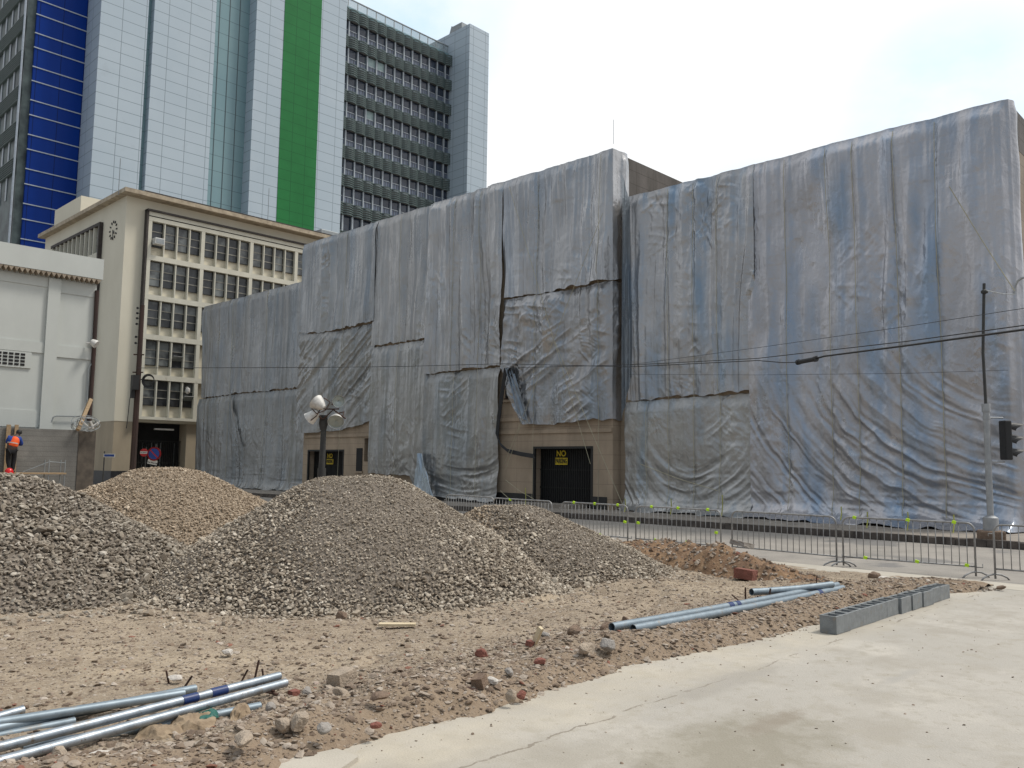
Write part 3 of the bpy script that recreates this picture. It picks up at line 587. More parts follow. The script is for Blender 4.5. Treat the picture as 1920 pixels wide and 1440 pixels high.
# ------------------------------------------------------------------ wrapped building
Yd1L, Yd1R = onx(1000, 838, XM)[1], onx(1112, 838, XM)[1]       # main gate opening
Yd2L, Yd2R = onx(577, 850, XM)[1], onx(645, 850, XM)[1]
Y_R_end = onx(1890, 197, XF)[1]; Y_M_R = onx(1150, 292, XM)[1]; Y_M_L = onx(582.6, 460.4, XM)[1]; Y_L_L = onx(387, 573.6, XF)[1]
ZR, ZM = 13.35, 15.5
wb = empty('wrapped_building', (30, 30, 0), 'large stone faced building almost wholly wrapped in silver tarpaulins', 'building')
mb = MB(); mb.box(XF, 44, Y_R_end+.02, Y_M_R-.003, .0, ZR); mb.build('wall', M['stone_wall'], wb); mb = MB(); mb.box(XF, 44, Y_M_L+.003, Y_L_L-.25, 0, ZR); mb.build('wall', M['stone_wall'], wb)
mb = MB()                                           # middle block with two gate openings
zd1 = 2.76; zd2 = onx(610, 843, XM)[2]
for (a, b, z0, z1) in ((Y_M_R, Yd1R, 0, 5), (Yd1R, Yd1L, zd1, 5), (Yd1L, Yd2R-2.6, 0, 5), (Yd2R-2.6, Yd2R-1.95, 0, 2.0), (Yd2R-2.6, Yd2R-1.95, 3.3, 5), (Yd2R-1.95, Yd2R, 0, 5), (Yd2R, Yd2L, zd2, 5), (Yd2L, Y_M_L, 0, 5)):
    mb.box(XM, XM+.7, a, b-.0005, z0, z1)
mb.box(XM+.7005, 43, Y_M_R, Y_M_L, 0, 5); mb.box(XM, 43, Y_M_R, Y_M_L, 5.0005, ZM)
mb.box(XM-.07, XM-.003, Y_M_R+.02, Yd1L+4.2, 3.35, 3.52); mb.box(XM-.07, XM-.003, Y_M_R+.02, Yd1L+4.2, 3.95, 4.12); mb.box(XM-.07, XM-.003, Yd2R-4.2, Y_M_L-.1, 3.4, 3.55)
mb.build('wall', M['stone_wall'], wb)
mb = MB(); mb.box(40, 47, Y_M_R+.4, Y_M_L-2, ZM+.001, ZM+.02)
mb = MB(); mb.box(XM+1.05, 39.5, Y_M_R-.012, Y_M_R-.002, ZR-.5, ZM+.0)
mb.build('side_wall', M['dark_stone'], wb)
mb = MB(); mb.box(XM-.03, XM-.002, Y_M_R+.3, Yd1R-.002, 0, .62); mb.box(XM-.03, XM-.002, Yd1L+.002, Yd2R-.1, 0, .62); mb.box(XM-.03, XM-.002, Yd2L+.01, Y_M_L-.3, 0, .62); mb.build('plinth', M['plinth_black'], wb)
def text(s, size, loc, rot, m, name, parent, extrude=.003, sx=1.):
    cu = bpy.data.curves.new(name, 'FONT'); cu.body = s; cu.size = size; cu.align_x = 'CENTER'; cu.align_y = 'CENTER'; cu.extrude = extrude; cu.offset = size*.02
    tmp = bpy.data.objects.new('tmp', cu); COL.objects.link(tmp); bpy.context.view_layer.update()
    me = bpy.data.meshes.new_from_object(tmp.evaluated_get(bpy.context.evaluated_depsgraph_get())); bpy.data.objects.remove(tmp)
    me.materials.clear(); me.materials.append(M[m]); o = bpy.data.objects.new(name, me); COL.objects.link(o)
    o.parent = parent; o.rotation_euler = rot; o.location = Vector(loc)-wloc(parent); o.scale = (sx, 1, 1); return o
FX = (math.pi/2, 0, -math.pi/2)     # upright, reads from the -X side
FY = (math.pi/2, 0, 0)              # upright, reads from the -Y side
def gate(yl, yr, zt, ty, tz, lab):
    g = MB(); xg = XM+.42
    for i in range(int((yl-yr)/.13)): g.box(xg, xg+.03, yr+.06+i*.13, yr+.09+i*.13, .05, zt-.05)
    for z in (.1, .9, 1.7, zt-.12): g.box(xg+.031, xg+.06, yr+.02, yl-.02, z, z+.05)
    g.box(xg+.10, xg+.12, yr, yl, .02, zt-.01, 1)
    o = g.build('gate', [M['frame_black'], M['void']], wb); o['label'] = lab
    f = MB(); f.box(XM-.02, XM+.1, yl-.002, yl-.1, 0, zt-.002); f.box(XM-.02, XM+.1, yr+.002, yr+.1, 0, zt-.002); f.box(XM-.02, XM+.1, yr+.101, yl-.101, zt-.1, zt-.002); f.build('gate_frame', M['frame_black'], wb)
    pl = MB(); pl.box(xg-.02, xg-.008, ty-.36, ty+.36, tz-.33, tz-.02); q = pl.build('sign_plate', M['yellow_text'], o)
    text('NO', .36, (xg-.03, ty, tz+.16), FX, 'yellow_text', 'lettering', o); text('PARKING', .31, (xg-.03, ty, tz-.175), FX, 'ink', 'lettering', o, sx=.52)
    return o
def gate_label_pos(px, py): p = onx(px, py, XM+.42); return p[1], p[2]
t1 = gate_label_pos(1053, 857.5); t2 = gate_label_pos(619, 860)
gate(Yd1L, Yd1R, zd1, t1[0], t1[1], 'black barred gate of the wide right entrance')
gate(Yd2L, Yd2R, zd2, t2[0], t2[1], 'black barred gate of the left entrance behind the floodlight pole')
mb = MB(); mb.box(XM-1.0, XM+.3, Yd1R+.5, Yd1L+.8, .091, .25); mb.build('doorstep', M['pavement'], wb)
# window in the gap between tarpaulins, and small slit windows
wy = onx(955, 740, XM); mb = MB(); mb.box(XM-.02, XM-.004, wy[1]-.45, wy[1]+.25, 5.05, 7.3, 1); mb.box(XM-.05, XM-.021, wy[1]-.5, wy[1]+.3, 5.0, 5.05); mb.box(XM-.05, XM-.021, wy[1]-.1, wy[1]-.05, 5.05, 7.3)
mb.box(XM-.1, XM-.021, wy[1]-.6, wy[1]+.4, 4.86, 4.97, 2); mb.build('window', [M['rust'], M['void'], M['stone_wall']], wb)
for px in (674, 700):
    q = onx(px, 862, XM); mb = MB(); mb.box(XM-.03, XM-.003, q[1]-.28, q[1]+.28, 1.45, 2.75, 1); mb.box(XM-.08, XM-.031, q[1]-.36, q[1]+.36, 1.36, 1.45)
    mb.build('window', [M['stone_wall'], M['void']], wb)
mb = MB(); mb.box(XF+.4, 44, Y_R_end+.0, Y_R_end+.3, 12.25, ZR+.1); mb.box(XF+.02, 44, Y_R_end-.03, Y_R_end+.019, 12.1, 12.25); mb.build('parapet', M['dark_stone'], wb); mb = MB(); mb.box(XF+.05, 44, Y_R_end-.025, Y_R_end+.018, 0, 12.09); mb.build('side_wall', M['side_stone'], wb)
mb = MB(); mb.tube([(XM+.15, Y_M_R+.1, ZM+.4), (XM+.15, Y_M_R+.1, ZM+1.5)], .012, 4); mb.build('lightning_rod', M['steel_grey'], wb)
# ------------------------------------------------------------------ tarpaulins
ROPES = []
VF = 1.15
def sheet(label, yl, yr, ztf, zbf, X0, seed, vf=.14, vfreq=1.6, bul=.1, crk=.02, cornice=None, drape=None, flare=0., tint=(1, 1, 1), ropes=(), wrap=0, step=.038, diag=None, wrapX=1.0, hem=.06):
    yl0, yr0 = yl, yr
    W = yl-yr; ext = wrap
    ns = int((W+ext)/step)+1; nz = int((ztf((yl+yr)/2)-zbf((yl+yr)/2))/step)+1
    s = np.linspace(0, W+ext, ns); t = np.linspace(0, 1, nz); Sg, T = np.meshgrid(s, t, indexing='ij')
    Y = yl-np.minimum(Sg, W); zt = ztf(Y); zb = zbf(Y)+hem*vn(Sg*2.5, Sg*0, seed+1)*2; Z = zb+(zt-zb)*T; YY = yl-Sg
    def disp(YY, Z):
        wy_ = YY+.45*vn(YY*.4, Z*.16, seed+2)+.08*vn(YY*2, Z*.5, seed+9)
        n1 = vn(wy_*vfreq, Z*.07, seed+3); n2 = vn(wy_*vfreq*2.6, Z*.12, seed+4); n3 = vn(wy_*vfreq*6., Z*.16, seed+5); n4 = vn(YY*9+.5*vn(YY, Z*.8, seed+18), Z*.35, seed+17)
        topw = sst(4.5, 0, ztf(YY)-Z)
        d = .09+VF*vf*(.45-np.abs(n1)*2.0+(.45-np.abs(n2)*1.8)*.55+(.4-np.abs(n3)*1.6)*.24+(.4-np.abs(n4)*1.5)*(.08+.10*topw))
        d += bul*1.9*(vn(YY*.55, Z*.22, seed+6)+.3)+bul*.9*vn(YY*1.3+.4*Z, Z*.55, seed+44)
        msk = sst(.0, .35, vn(YY*.6+4, Z*.35, seed+11))
        cre = 0
        for k_, (ang, f1, f2) in enumerate(((.25, 2.6, .55), (1.0, 3.3, .8), (1.75, 2.9, .7), (2.5, 3.6, .9), (.7, 6.5, 1.7), (2.1, 7.5, 2.0))):
            ca, sa = math.cos(ang), math.sin(ang); uu = YY*ca+Z*sa+.25*vn(YY*.8, Z*.8, seed+50+k_); ww = -YY*sa+Z*ca
            mk = sst(-.05, .25, vn(YY*.9+k_*3.1, Z*.9-k_*1.7, seed+60+k_)); cre = cre+mk*(.35-np.abs(vn(uu*f1, ww*f2, seed+70+k_))*1.6)*(1 if k_ < 4 else .45)
        d += crk*1.5*cre*(.25+1.5*msk)
        fr = np.abs(((Z+.06*vn(YY*1.2, Z*.6, seed+16)) % .48)/.48-.5); d -= .006*np.exp(-(fr/.05)**2)*sst(-.1, .3, vn(YY*.9, Z*.4, seed+15))
        for (ry) in ropes:
            g = np.exp(-((YY-ry)/.07)**2); d = d*(1-.10*g)
        if drape:
            cy, cz, ry_, rz_, amp, zmax, fq = drape
            q = np.sqrt(((YY-cy)/ry_)**2+((Z-cz)/rz_)**2)+.02*vn(YY*1.5, Z*1.5, seed+25); th = np.arctan2((Z-cz)/rz_, (YY-cy)/ry_)
            wgt = sst(zmax, zmax*.35, Z)*sst(.35, .7, q)*sst(.0, -.7, th*np.sign(1)-.0) if True else 1
            qq = q+.05*vn(th*1.5, q*2, seed+20); a = vn(qq*fq, th*1.3, seed+21); b = .45-np.abs(vn(qq*fq*2.4, th*2.2, seed+22))*1.8+(.4-np.abs(vn(qq*fq*5.5, th*3., seed+23))*1.6)*.4
            d = d*(1-.45*wgt)+wgt*amp*(.6-np.abs(a)*2.0+b*.85+.2)
        if diag:
            k, amp, z0, z1 = diag; u = (Z-YY*k); wgt = sst(z0, (z0+z1)/2, Z)*sst(z1+1.5, z1-.3, Z); d += wgt*amp*(.4-np.abs(vn(u*2.4, YY*.3, seed+30))*2.4)
        if cornice: d += (.012)*sst(cornice-.09, cornice+.09, Z+.02*vn(YY*2, Z*0, seed+40))*sst(-.25, .05, vn(YY*.35, YY*0, seed+42))
        if flare: d += flare*np.exp(-np.clip(Z-.1, 0, 9)/.20)*(.8+.7*vn(YY*1.4, Z*1.2, seed+41))+.10*np.exp(-Z/1.2)+.09*flare*np.exp(-Z/.9)*(.5-np.abs(vn(YY*.35, Z*4.2+.5*vn(YY*.6, Z, seed+46), seed+45))*2.4)
        d = d*(.45+.55*sst(0, .5, ztf(YY)-Z))+.03
        return np.maximum(d, .025)
    D = disp(YY, Z)
    Xp = X0-D; Yp = Y.copy()
    if ext:   # goes round the corner on the right, along +X
        over = np.clip(Sg-W, 0, None); cr = sst(-.12, .12, Sg-W)
        Xp = np.where(over > 0, X0-.10+over*(wrapX), Xp*1); Xp = np.where((Sg > W-.25) & (over <= 0), Xp*(1-sst(W-.25, W, Sg))+(X0-.1)*sst(W-.25, W, Sg), Xp)
        Yp = yr-.02*0-D*sst(W-.05, W+.25, Sg)*.8
        Yp = np.where(over > 0, yr-.03-D*.6*sst(0, .25, over), Y)
    V = [np.stack([Xp, Yp, Z], -1).reshape(-1, 3)]; Fq = [grid_faces(ns, nz)]
    # turned over the roof edge
    k = 4; tx = np.linspace(0, 1, k); idx = np.arange(ns)
    Vt = np.stack([np.stack([Xp[:, -1]+.5*a_, Yp[:, -1]-0*a_, Z[:, -1]+.02*math.sin(a_*3)], -1) for a_ in tx], 1).reshape(-1, 3)
    if not ext: V.append(Vt); Fq.append(grid_faces(ns, k, ns*nz))
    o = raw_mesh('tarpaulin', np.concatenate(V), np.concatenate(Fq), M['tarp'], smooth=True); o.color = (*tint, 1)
    tag(o, label, 'tarpaulin', 'silver tarpaulins on the wrapped building')
    for ry in ropes: ROPES.append((ry, X0, float(ztf(ry)), float(zbf(ry)), disp))
    return disp
def K(z): return lambda y: np.asarray(y, float)*0+z
def lin(p, q):   # z as function of y through pixel-derived points
    return lambda y: np.interp(np.asarray(y, float), [min(p[0], q[0]), max(p[0], q[0])], [p[1], q[1]] if p[0] < q[0] else [q[1], p[1]])
def pts(*P):
    P = sorted(P); return lambda y: np.interp(np.asarray(y, float), [a[0] for a in P], [a[1] for a in P])
def PX(x, y, X): q = onx(x, y, X); return (q[1], q[2])
def scal(f, sgn, amp=.05, per=.5, seed=0): return lambda y: f(y)+sgn*(.012+amp*np.abs(np.sin(np.asarray(y)*math.pi/per))*(.35+1.2*np.abs(vn(np.asarray(y)*.9, np.asarray(y)*0, seed))))
yR12 = onx(1412, 620, XF)[1]
blu = (.93, 1.0, 1.1); dk = (.80, .82, .83)
roofR = lambda y: ZR+.12+.02*vn(np.asarray(y, float)*1.7, np.asarray(y, float)*0, 3)
roofM = lambda y: ZM+.12+.02*vn(np.asarray(y, float)*1.7, np.asarray(y, float)*0, 4)
# right block
sheet('widest tarpaulin at the far right, one tall sheet with curving folds sweeping to the pavement', yR12+.05, Y_R_end, roofR, K(.12), XF, 11, vf=.20, vfreq=.62, bul=.16, crk=.022, cornice=ZR-2.0,
      drape=(Y_R_end-1.0, 8.4, 8.4, 8.0, .105, 7.6, 15), flare=1.0, tint=(1.06, 1.06, 1.12), ropes=[onx(x, 600, XF)[1] for x in (1480, 1560, 1612, 1690, 1768)], wrap=.35)
sR1 = pts(PX(1190, 752, XF), PX(1420, 735, XF))
sheet('upper tarpaulin right of the dark corner, next to the widest sheet', onx(1181, 600, XF)[1], yR12-.22, roofR, scal(sR1, 1, seed=3), XF, 22, vf=.17, vfreq=1.5, bul=.08, crk=.035, cornice=ZR-2.4, ropes=[onx(x, 600, XF)[1] for x in (1258, 1305, 1352)], tint=(1.0, 1.0, 1.02))
sheet('lower tarpaulin right of the entrance, reaching the pavement with swags', onx(1176, 850, XF)[1], yR12-.02, scal(sR1, -1, seed=3), K(.12), XF, 33, vf=.05, vfreq=.9, bul=.10, crk=.035, drape=(onx(1300, 850, XF)[1], 4.6, 3.2, 4.2, .075, 3.6, 6), flare=.8, ropes=[onx(x, 850, XF)[1] for x in (1218, 1258, 1305, 1352)], tint=(.93, .94, .94))
# middle block
yM3 = onx(948, 600, XM)[1]; yM2 = onx(706, 600, XM)[1]; yM1 = onx(566, 650, XM)[1]
sM3 = pts(PX(950, 562, XM), PX(1060, 545, XM), PX(1172, 521, XM))
sheet('upper tarpaulin of the tall block wrapping its roof corner, beside the bare dark side wall', yM3, Y_M_R, roofM, scal(sM3, 1, seed=5), XM, 44, vf=.17, vfreq=1.5, bul=.18, crk=.02, cornice=ZM-1.6, wrap=1.0, tint=(1, 1.01, 1.04), ropes=[onx(x, 600, XM)[1] for x in (1010, 1130)])
hemM3 = pts(PX(950, 690, XM), PX(960, 735, XM), PX(968, 765, XM), PX(985, 796, XM), PX(1060, 795, XM), PX(1100, 786, XM), PX(1172, 787, XM))
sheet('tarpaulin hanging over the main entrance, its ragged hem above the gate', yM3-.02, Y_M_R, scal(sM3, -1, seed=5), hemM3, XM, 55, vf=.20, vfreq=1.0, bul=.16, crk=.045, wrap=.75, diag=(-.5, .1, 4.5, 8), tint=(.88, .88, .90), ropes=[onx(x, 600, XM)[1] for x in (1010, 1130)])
sM2a = pts(PX(703, 651, XM), PX(805, 636, XM)); sM2b = pts(PX(805, 702, XM), PX(945, 687, XM)); ym = onx(806, 650, XM)[1]
sheet('upper left tarpaulin of the tall block section with pleats, above the short seam', yM2+.05, ym, roofM, scal(sM2a, 1, seed=6), XM, 66, vf=.13, vfreq=1.8, bul=.08, crk=.016, cornice=ZM-1.7, tint=(.90, .90, .90), ropes=[onx(x, 600, XM)[1] for x in (755,)])
sheet('pleated upper tarpaulin left of the dark vertical gap, tallest in its bay', ym+.02, yM3+.04, roofM, scal(sM2b, 1, seed=7), XM, 77, vf=.26, vfreq=1.15, bul=.14, crk=.022, cornice=ZM-1.7, tint=(1, 1, 1.01), ropes=[onx(x, 600, XM)[1] for x in (858, 905)])
zb2 = pts(PX(700, 888, XM), PX(775, 893, XM), PX(782, 925, XM), PX(945, 945, XM))
sM2c = lambda y: np.where(np.asarray(y) > ym, sM2a(y), sM2b(y))
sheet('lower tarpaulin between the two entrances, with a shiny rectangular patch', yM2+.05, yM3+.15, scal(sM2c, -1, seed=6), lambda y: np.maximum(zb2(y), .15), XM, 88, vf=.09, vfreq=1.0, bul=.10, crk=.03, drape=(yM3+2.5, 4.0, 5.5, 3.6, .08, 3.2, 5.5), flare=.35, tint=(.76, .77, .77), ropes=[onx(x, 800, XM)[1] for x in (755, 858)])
sM1 = pts(PX(562, 628, XM), PX(640, 620, XM), PX(704, 604, XM))
sheet('upper tarpaulin at the left end of the tall block, below the white tower panels', yM1+.02, yM2-.16, roofM, scal(sM1, 1, seed=8), XM, 99, vf=.14, vfreq=1.5, bul=.12, crk=.035, cornice=None, tint=(.84, .86, .88), ropes=[onx(x, 600, XM)[1] for x in (650,)])
hemM1 = pts(PX(566, 812, XM), PX(620, 808, XM), PX(660, 803, XM), PX(702, 790, XM))
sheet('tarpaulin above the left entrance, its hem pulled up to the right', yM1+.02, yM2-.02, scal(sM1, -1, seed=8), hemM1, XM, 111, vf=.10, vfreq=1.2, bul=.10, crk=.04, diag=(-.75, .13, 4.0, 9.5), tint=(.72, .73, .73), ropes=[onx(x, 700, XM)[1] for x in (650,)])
# low left block
sL = pts(PX(366, 750, XF), PX(450, 738, XF), PX(565, 728, XF)); yLr = onx(575, 640, XF)[1]
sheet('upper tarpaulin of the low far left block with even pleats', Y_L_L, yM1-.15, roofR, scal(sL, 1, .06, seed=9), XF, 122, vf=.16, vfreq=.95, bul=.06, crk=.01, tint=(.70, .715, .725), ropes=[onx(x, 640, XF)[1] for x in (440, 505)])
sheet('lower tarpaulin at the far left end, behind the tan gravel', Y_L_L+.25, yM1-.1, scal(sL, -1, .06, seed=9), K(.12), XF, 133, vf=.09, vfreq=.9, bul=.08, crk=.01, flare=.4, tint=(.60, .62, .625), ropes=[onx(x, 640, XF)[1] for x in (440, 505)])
# end return of the low block
mb = MB()
# torn strip hanging from the far left seam
a = [onx(x, y, XF-.35) for (x, y) in ((432, 738), (436, 770), (443, 800), (452, 838))]; mb = MB()
for i in range(3):
    w0, w1 = .13-.02*i, .11-.02*i; mb.quad(a[i]+[0, w0, 0], a[i]-[.05, w0, 0], a[i+1]-[.05, w1, 0], a[i+1]+[0, w1, 0])
one(mb, 'torn_strip', M['tarp'], 'pale torn strip dangling from the seam of the far left tarpaulins', 'torn strip')
# loose blue flap near the ground, and draped bundle by the dark gap
def cloth(name, label, P, tint, seed, n=26):
    # bilinear patch from four 3D corners with folds
    A, B, C2, D2 = [np.array(q, float) for q in P]; u, v = np.meshgrid(np.linspace(0, 1, n), np.linspace(0, 1, n*2), indexing='ij')
    Q = (A[None, None]*((1-u)*(1-v))[..., None]+B[None, None]*(u*(1-v))[..., None]+C2[None, None]*(u*v)[..., None]+D2[None, None]*((1-u)*v)[..., None])
    d = .16*vn(u*5+.5*v, v*1.2, seed)+.06*vn(u*12, v*4, seed+1); Q[..., 0] -= d+.05
    o = raw_mesh(name, Q.reshape(-1, 3), grid_faces(n, 2*n), M['tarp'], smooth=True); o.color = (*tint, 1); return tag(o, label, 'tarpaulin', 'silver tarpaulins on the wrapped building')
cloth('tarpaulin', 'loose pale blue flap at the foot of the sheet between the entrances', [onx(784, 850, XM-.5), onx(792, 850, XM-.5), onx(815, 932, XM-.7), onx(776, 915, XM-.7)], (.9, 1.05, 1.2), 3)
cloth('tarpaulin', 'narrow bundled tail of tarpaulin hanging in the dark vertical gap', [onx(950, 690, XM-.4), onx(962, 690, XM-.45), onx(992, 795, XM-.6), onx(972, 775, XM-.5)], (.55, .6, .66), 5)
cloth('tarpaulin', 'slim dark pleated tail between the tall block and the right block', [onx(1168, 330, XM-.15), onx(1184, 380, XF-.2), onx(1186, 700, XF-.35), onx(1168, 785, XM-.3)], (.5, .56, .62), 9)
# vertical cords
names = ['first', 'second', 'third', 'fourth', 'fifth', 'sixth', 'seventh', 'eighth', 'ninth', 'tenth', 'eleventh', 'twelfth', 'thirteenth', 'fourteenth', 'fifteenth', 'sixteenth', 'seventeenth', 'eighteenth', 'nineteenth', 'twentieth']
merged = {}
for (ry, X0, z1, z0, fn) in ROPES:
    key = None
    for k2 in merged:
        if abs(k2-ry) < .6: key = k2
    merged.setdefault(key if key is not None else ry, []).append((z1, z0, fn, X0))
for i, ry in enumerate(sorted(merged)):
    P = []
    for (z1, z0, fn, X0) in sorted(merged[ry], key=lambda q: -q[0]):
        for z in np.arange(z1-.15, z0+.05, -.4): P.append((X0-float(fn(np.array(ry), np.array(z)))-.055, ry, z))
    P.append((P[-1][0]-.15, ry-.1, .12))
    mb = MB(); mb.tube(P, .011, 4); one(mb, 'cord', M['rope'], f'thin cream cord hanging down the tarpaulins, {names[i]} from the right end of the building', 'cord', 'upright cords over the tarpaulins')
diag = [((955, 350), (1107, 870), XM-.55, 'long cream cord slanting down right from the gap over the hanging sheet'), ((1040, 640), (1168, 948), XM-.6, 'cream cord slanting down over the right side of the main entrance'),
        ((1130, 400), (945, 870), XM-.62, 'cream cord slanting down left over the hanging sheet'), ((1780, 350), (1902, 545), XF-.7, 'cream cord slanting at the top right corner of the widest sheet'),
        ((948, 900), (1000, 935), XM-.7, 'short pale cord slanting left of the main gate'), ((938, 920), (990, 962), XM-.9, 'short yellowish cord slanting to the pavement left of the main gate'), ((975, 800), (948, 880), XM-.5, 'short cream cord slanting over the stone left of the gate'),
        ((1200, 870), (1345, 920), XF-.7, 'pale cord crossing the lower right tarpaulin')]
for (a, b, X, lb) in diag:
    mb = MB(); mb.tube([onx(*a, X), onx((a[0]+b[0])/2, (a[1]+b[1])/2+3, X), onx(*b, X)], .013, 4); one(mb, 'cord', M['rope'], lb, 'cord', 'slanting cords over the tarpaulins')
for i, (x, y0, y1, lb) in enumerate([(1354, 928, 968, 'left of the widest sheet'), (1577, 950, 975, 'behind the join of two barriers'), (1626, 960, 990, 'behind the taped barrier'), (1702, 960, 995, 'behind the middle of the taped barrier'), (1788, 965, 1000, 'behind the right part of the taped barrier'), (985, 915, 955, 'left of the main gate'), (1172, 935, 960, 'right of the main gate'), (1258, 935, 965, 'behind the barrier with yellow tapes')]):
    P = [onx(x, y0, 27.2), onx(x+1, (y0+y1)/2, 27.15), onx(x-1, y1, 27.0)]; mb = MB(); mb.tube(P, .02, 5)
    one(mb, 'rope_end', M['yellow_rope'], f'yellow rope end at the tarpaulin foot {lb}', 'rope', 'yellow rope ends')
# ------------------------------------------------------------------ utility cables and black cable drop
UP = dep(247, 905, 40)
def cab(P, r, lb, name='cable', m='cable'):
    mb = MB(); Q = []
    for i in range(len(P)-1):
        for k in range(8): Q.append(np.array(P[i])*(1-k/8)+np.array(P[i+1])*(k/8))
    Q.append(np.array(P[-1])); mb.tube(Q, r, 5); return one(mb, name, M[m], lb, 'cable', 'overhead cables')
def rd(x, y, X): return onx(x, y, X)
pp = [dep(258, 690, 40), dep(600, 689, 33), onx(760, 687, 27.5), onx(941, 682, 27.7), onx(1180, 688, 26), onx(1420, 676, 22), onx(1470, 680, 21), onx(1500, 679, 20.8)]
cab(pp, .014, 'black cable running from the brown pole across the tarpaulins to the splice box')
cab([onx(1527, 673, 20.5), onx(1545, 668, 20.2), onx(1700, 648, 18.5), onx(1920, 618, 17), onx(2100, 590, 15.5)], .024, 'thickest black cable rising to the right from the splice box')
cab([onx(945, 690, 27.7), onx(1190, 684, 26), onx(1420, 672, 22.5), onx(1700, 640, 19), onx(1920, 610, 17.3), onx(2100, 582, 16)], .012, 'thin black cable running just above the thickest cable')
cab([onx(1180, 684, 26.5), onx(1420, 652, 24), onx(1700, 612, 21), onx(1920, 578, 19), onx(2100, 548, 17.5)], .007, 'thinnest wire, topmost of those crossing the right tarpaulins')
cab([onx(1180, 702, 27), onx(1420, 703, 26.6), onx(1700, 700, 26.4), onx(1890, 694, 26.2)], .006, 'faint wire crossing level low over the right tarpaulins')
sb = empty('cable_splice_box', tuple(onx(1513, 684, 20.6)), 'black tubular splice box hanging on the thick cable', 'splice box')
a, b = onx(1497, 679, 20.7), onx(1529, 673, 20.4); mb = MB(); mb.tube([a, b], .06, 12); mb.build('housing', M['cable'], sb, smooth=True)
for q in (a, b): mb = MB(); mb.tube([q-(b-a)*.06, q+(b-a)*.06], .072, 12); mb.build('collar', M['signal_black'], sb, smooth=True)
cb = empty('cable_bundle', tuple(onx(945, 860, XM-.4)), 'thick black cable bundle drooping down beside the main entrance', 'cable bundle')
for k in range(4):
    o_ = k*2.2; mb = MB(); P = [onx(x+o_*.6, y+o_, XM-.45) for (x, y) in ((946, 690), (940, 730), (933, 780), (930, 812), (936, 830), (950, 842), (975, 848), (1000, 852))]
    mb.tube(P, .03, 6); mb.build('cable', M['cable'], cb, smooth=True)
mb = MB(); 
for k in range(3): mb.lathe(onx(957, 697, XM-.55), (1, 0, .2), [(0+k*.04, .16), (.03+k*.04, .2), (.06+k*.04, .16)], 14)
mb.build('coil', M['cable'], cb, smooth=True)
# ------------------------------------------------------------------ utility pole
up = empty('utility_pole', (UP[0], UP[1], -.1), 'tall dark brown utility pole with insulators and a coil of cable', 'utility pole')
top = dep(258, 566, 40); base = np.array([UP[0], UP[1], -.1]); top = np.array([UP[0]+.05, UP[1], top[2]])
mb = MB(); mb.tube([base, base*.45+top*.55, top], [.16, .135, .10], 8); mb.build('pole', M['pole_brown'], up, smooth=True)
rt = np.array([*RT2, 0])
for i, yy in enumerate((572, 582, 592, 603, 628, 640)):
    z = dep(258, yy, 40)[2]; c = np.array([UP[0], UP[1], z]); mb = MB(); mb.tube([c-rt*.08, c-rt*.21], .015, 5); mb.lathe(c-rt*.19-[0, 0, .05], (0, 0, 1), [(0, .02), (.02, .06), (.06, .045), (.09, .06), (.11, .01)], 8)
    mb.build('insulator', M['signal_black'], up)
for yy in (662, 696): z = dep(258, yy, 40)[2]; c = np.array([UP[0], UP[1], z]); mb = MB(); mb.obox(c, (.04, .5, .06), Matrix.Rotation(math.atan2(RT2[1], RT2[0])+math.pi/2, 3, 'Z')); mb.build('bracket', M['rust'], up)
z = dep(255, 712, 40)[2]; c = np.array([UP[0], UP[1], z]); mb = MB()
for k in range(5): q = c+rt*(.55+.02*k)-FW3*0 if False else c+rt*(.55+.02*k); mb.tube([q+rt*math.cos(g)*(.24+.015*k)+np.array([0, 0, 1])*math.sin(g)*(.24+.02*k)-np.array([.03*k, 0, 0]) for g in np.linspace(0, 2*math.pi, 25)[:-1]], .013, 5, closed=True)
mb.tube([c, c+rt*.3+[0, 0, .1]], .02, 5); mb.build('cable_coil', M['cable'], up)
mb = MB(); mb.obox(c-rt*.05-[.1, .1, .1], (.3, .3, .7)); mb.obox(c-rt*.14-[.1, .1, .6], (.16, .16, .5)); mb.build('junction_box', M['signal_black'], up)
mb = MB(); mb.tube([dep(x, y, 39.8) for x, y in ((249, 722), (243, 750), (240, 780), (237, 803))], .018, 5); mb.build('loose_cable', M['cable'], up)
# ------------------------------------------------------------------ floodlight pole
fc = dep(603, 890, 24); fl = empty('floodlight_pole', (fc[0], fc[1], 0), 'dark pole carrying four round white floodlights above the largest gravel pile', 'floodlight pole')
zt = dep(606, 778, 24)[2]
mb = MB(); mb.tube([(fc[0], fc[1], -.05), (fc[0], fc[1], 1.75)], .115, 10); mb.tube([(fc[0], fc[1], 1.75), (fc[0]+.02, fc[1], zt)], [.09, .075], 10); mb.build('pole', M['pole_dark'], fl, smooth=True)
mb = MB(); mb.tube([(fc[0], fc[1], zt-.42), (fc[0], fc[1], zt-.25), (fc[0], fc[1], zt)], [.09, .13, .11], 10); mb.build('cap', M['pole_dark'], fl, smooth=True)
tl_, tr_ = dep(589, 768, 24), dep(634, 768, 24)
mb = MB(); mb.tube([dep(590, 767, 24), dep(636, 767, 24)], .018, 6); mb.tube([dep(606, 786, 24), dep(625, 768, 24), dep(648, 785, 24)], .022, 6); mb.tube([dep(604, 786, 24), dep(594, 776, 24), dep(580, 772, 24)], .022, 6); mb.build('crossarm', M['rust'], fl)
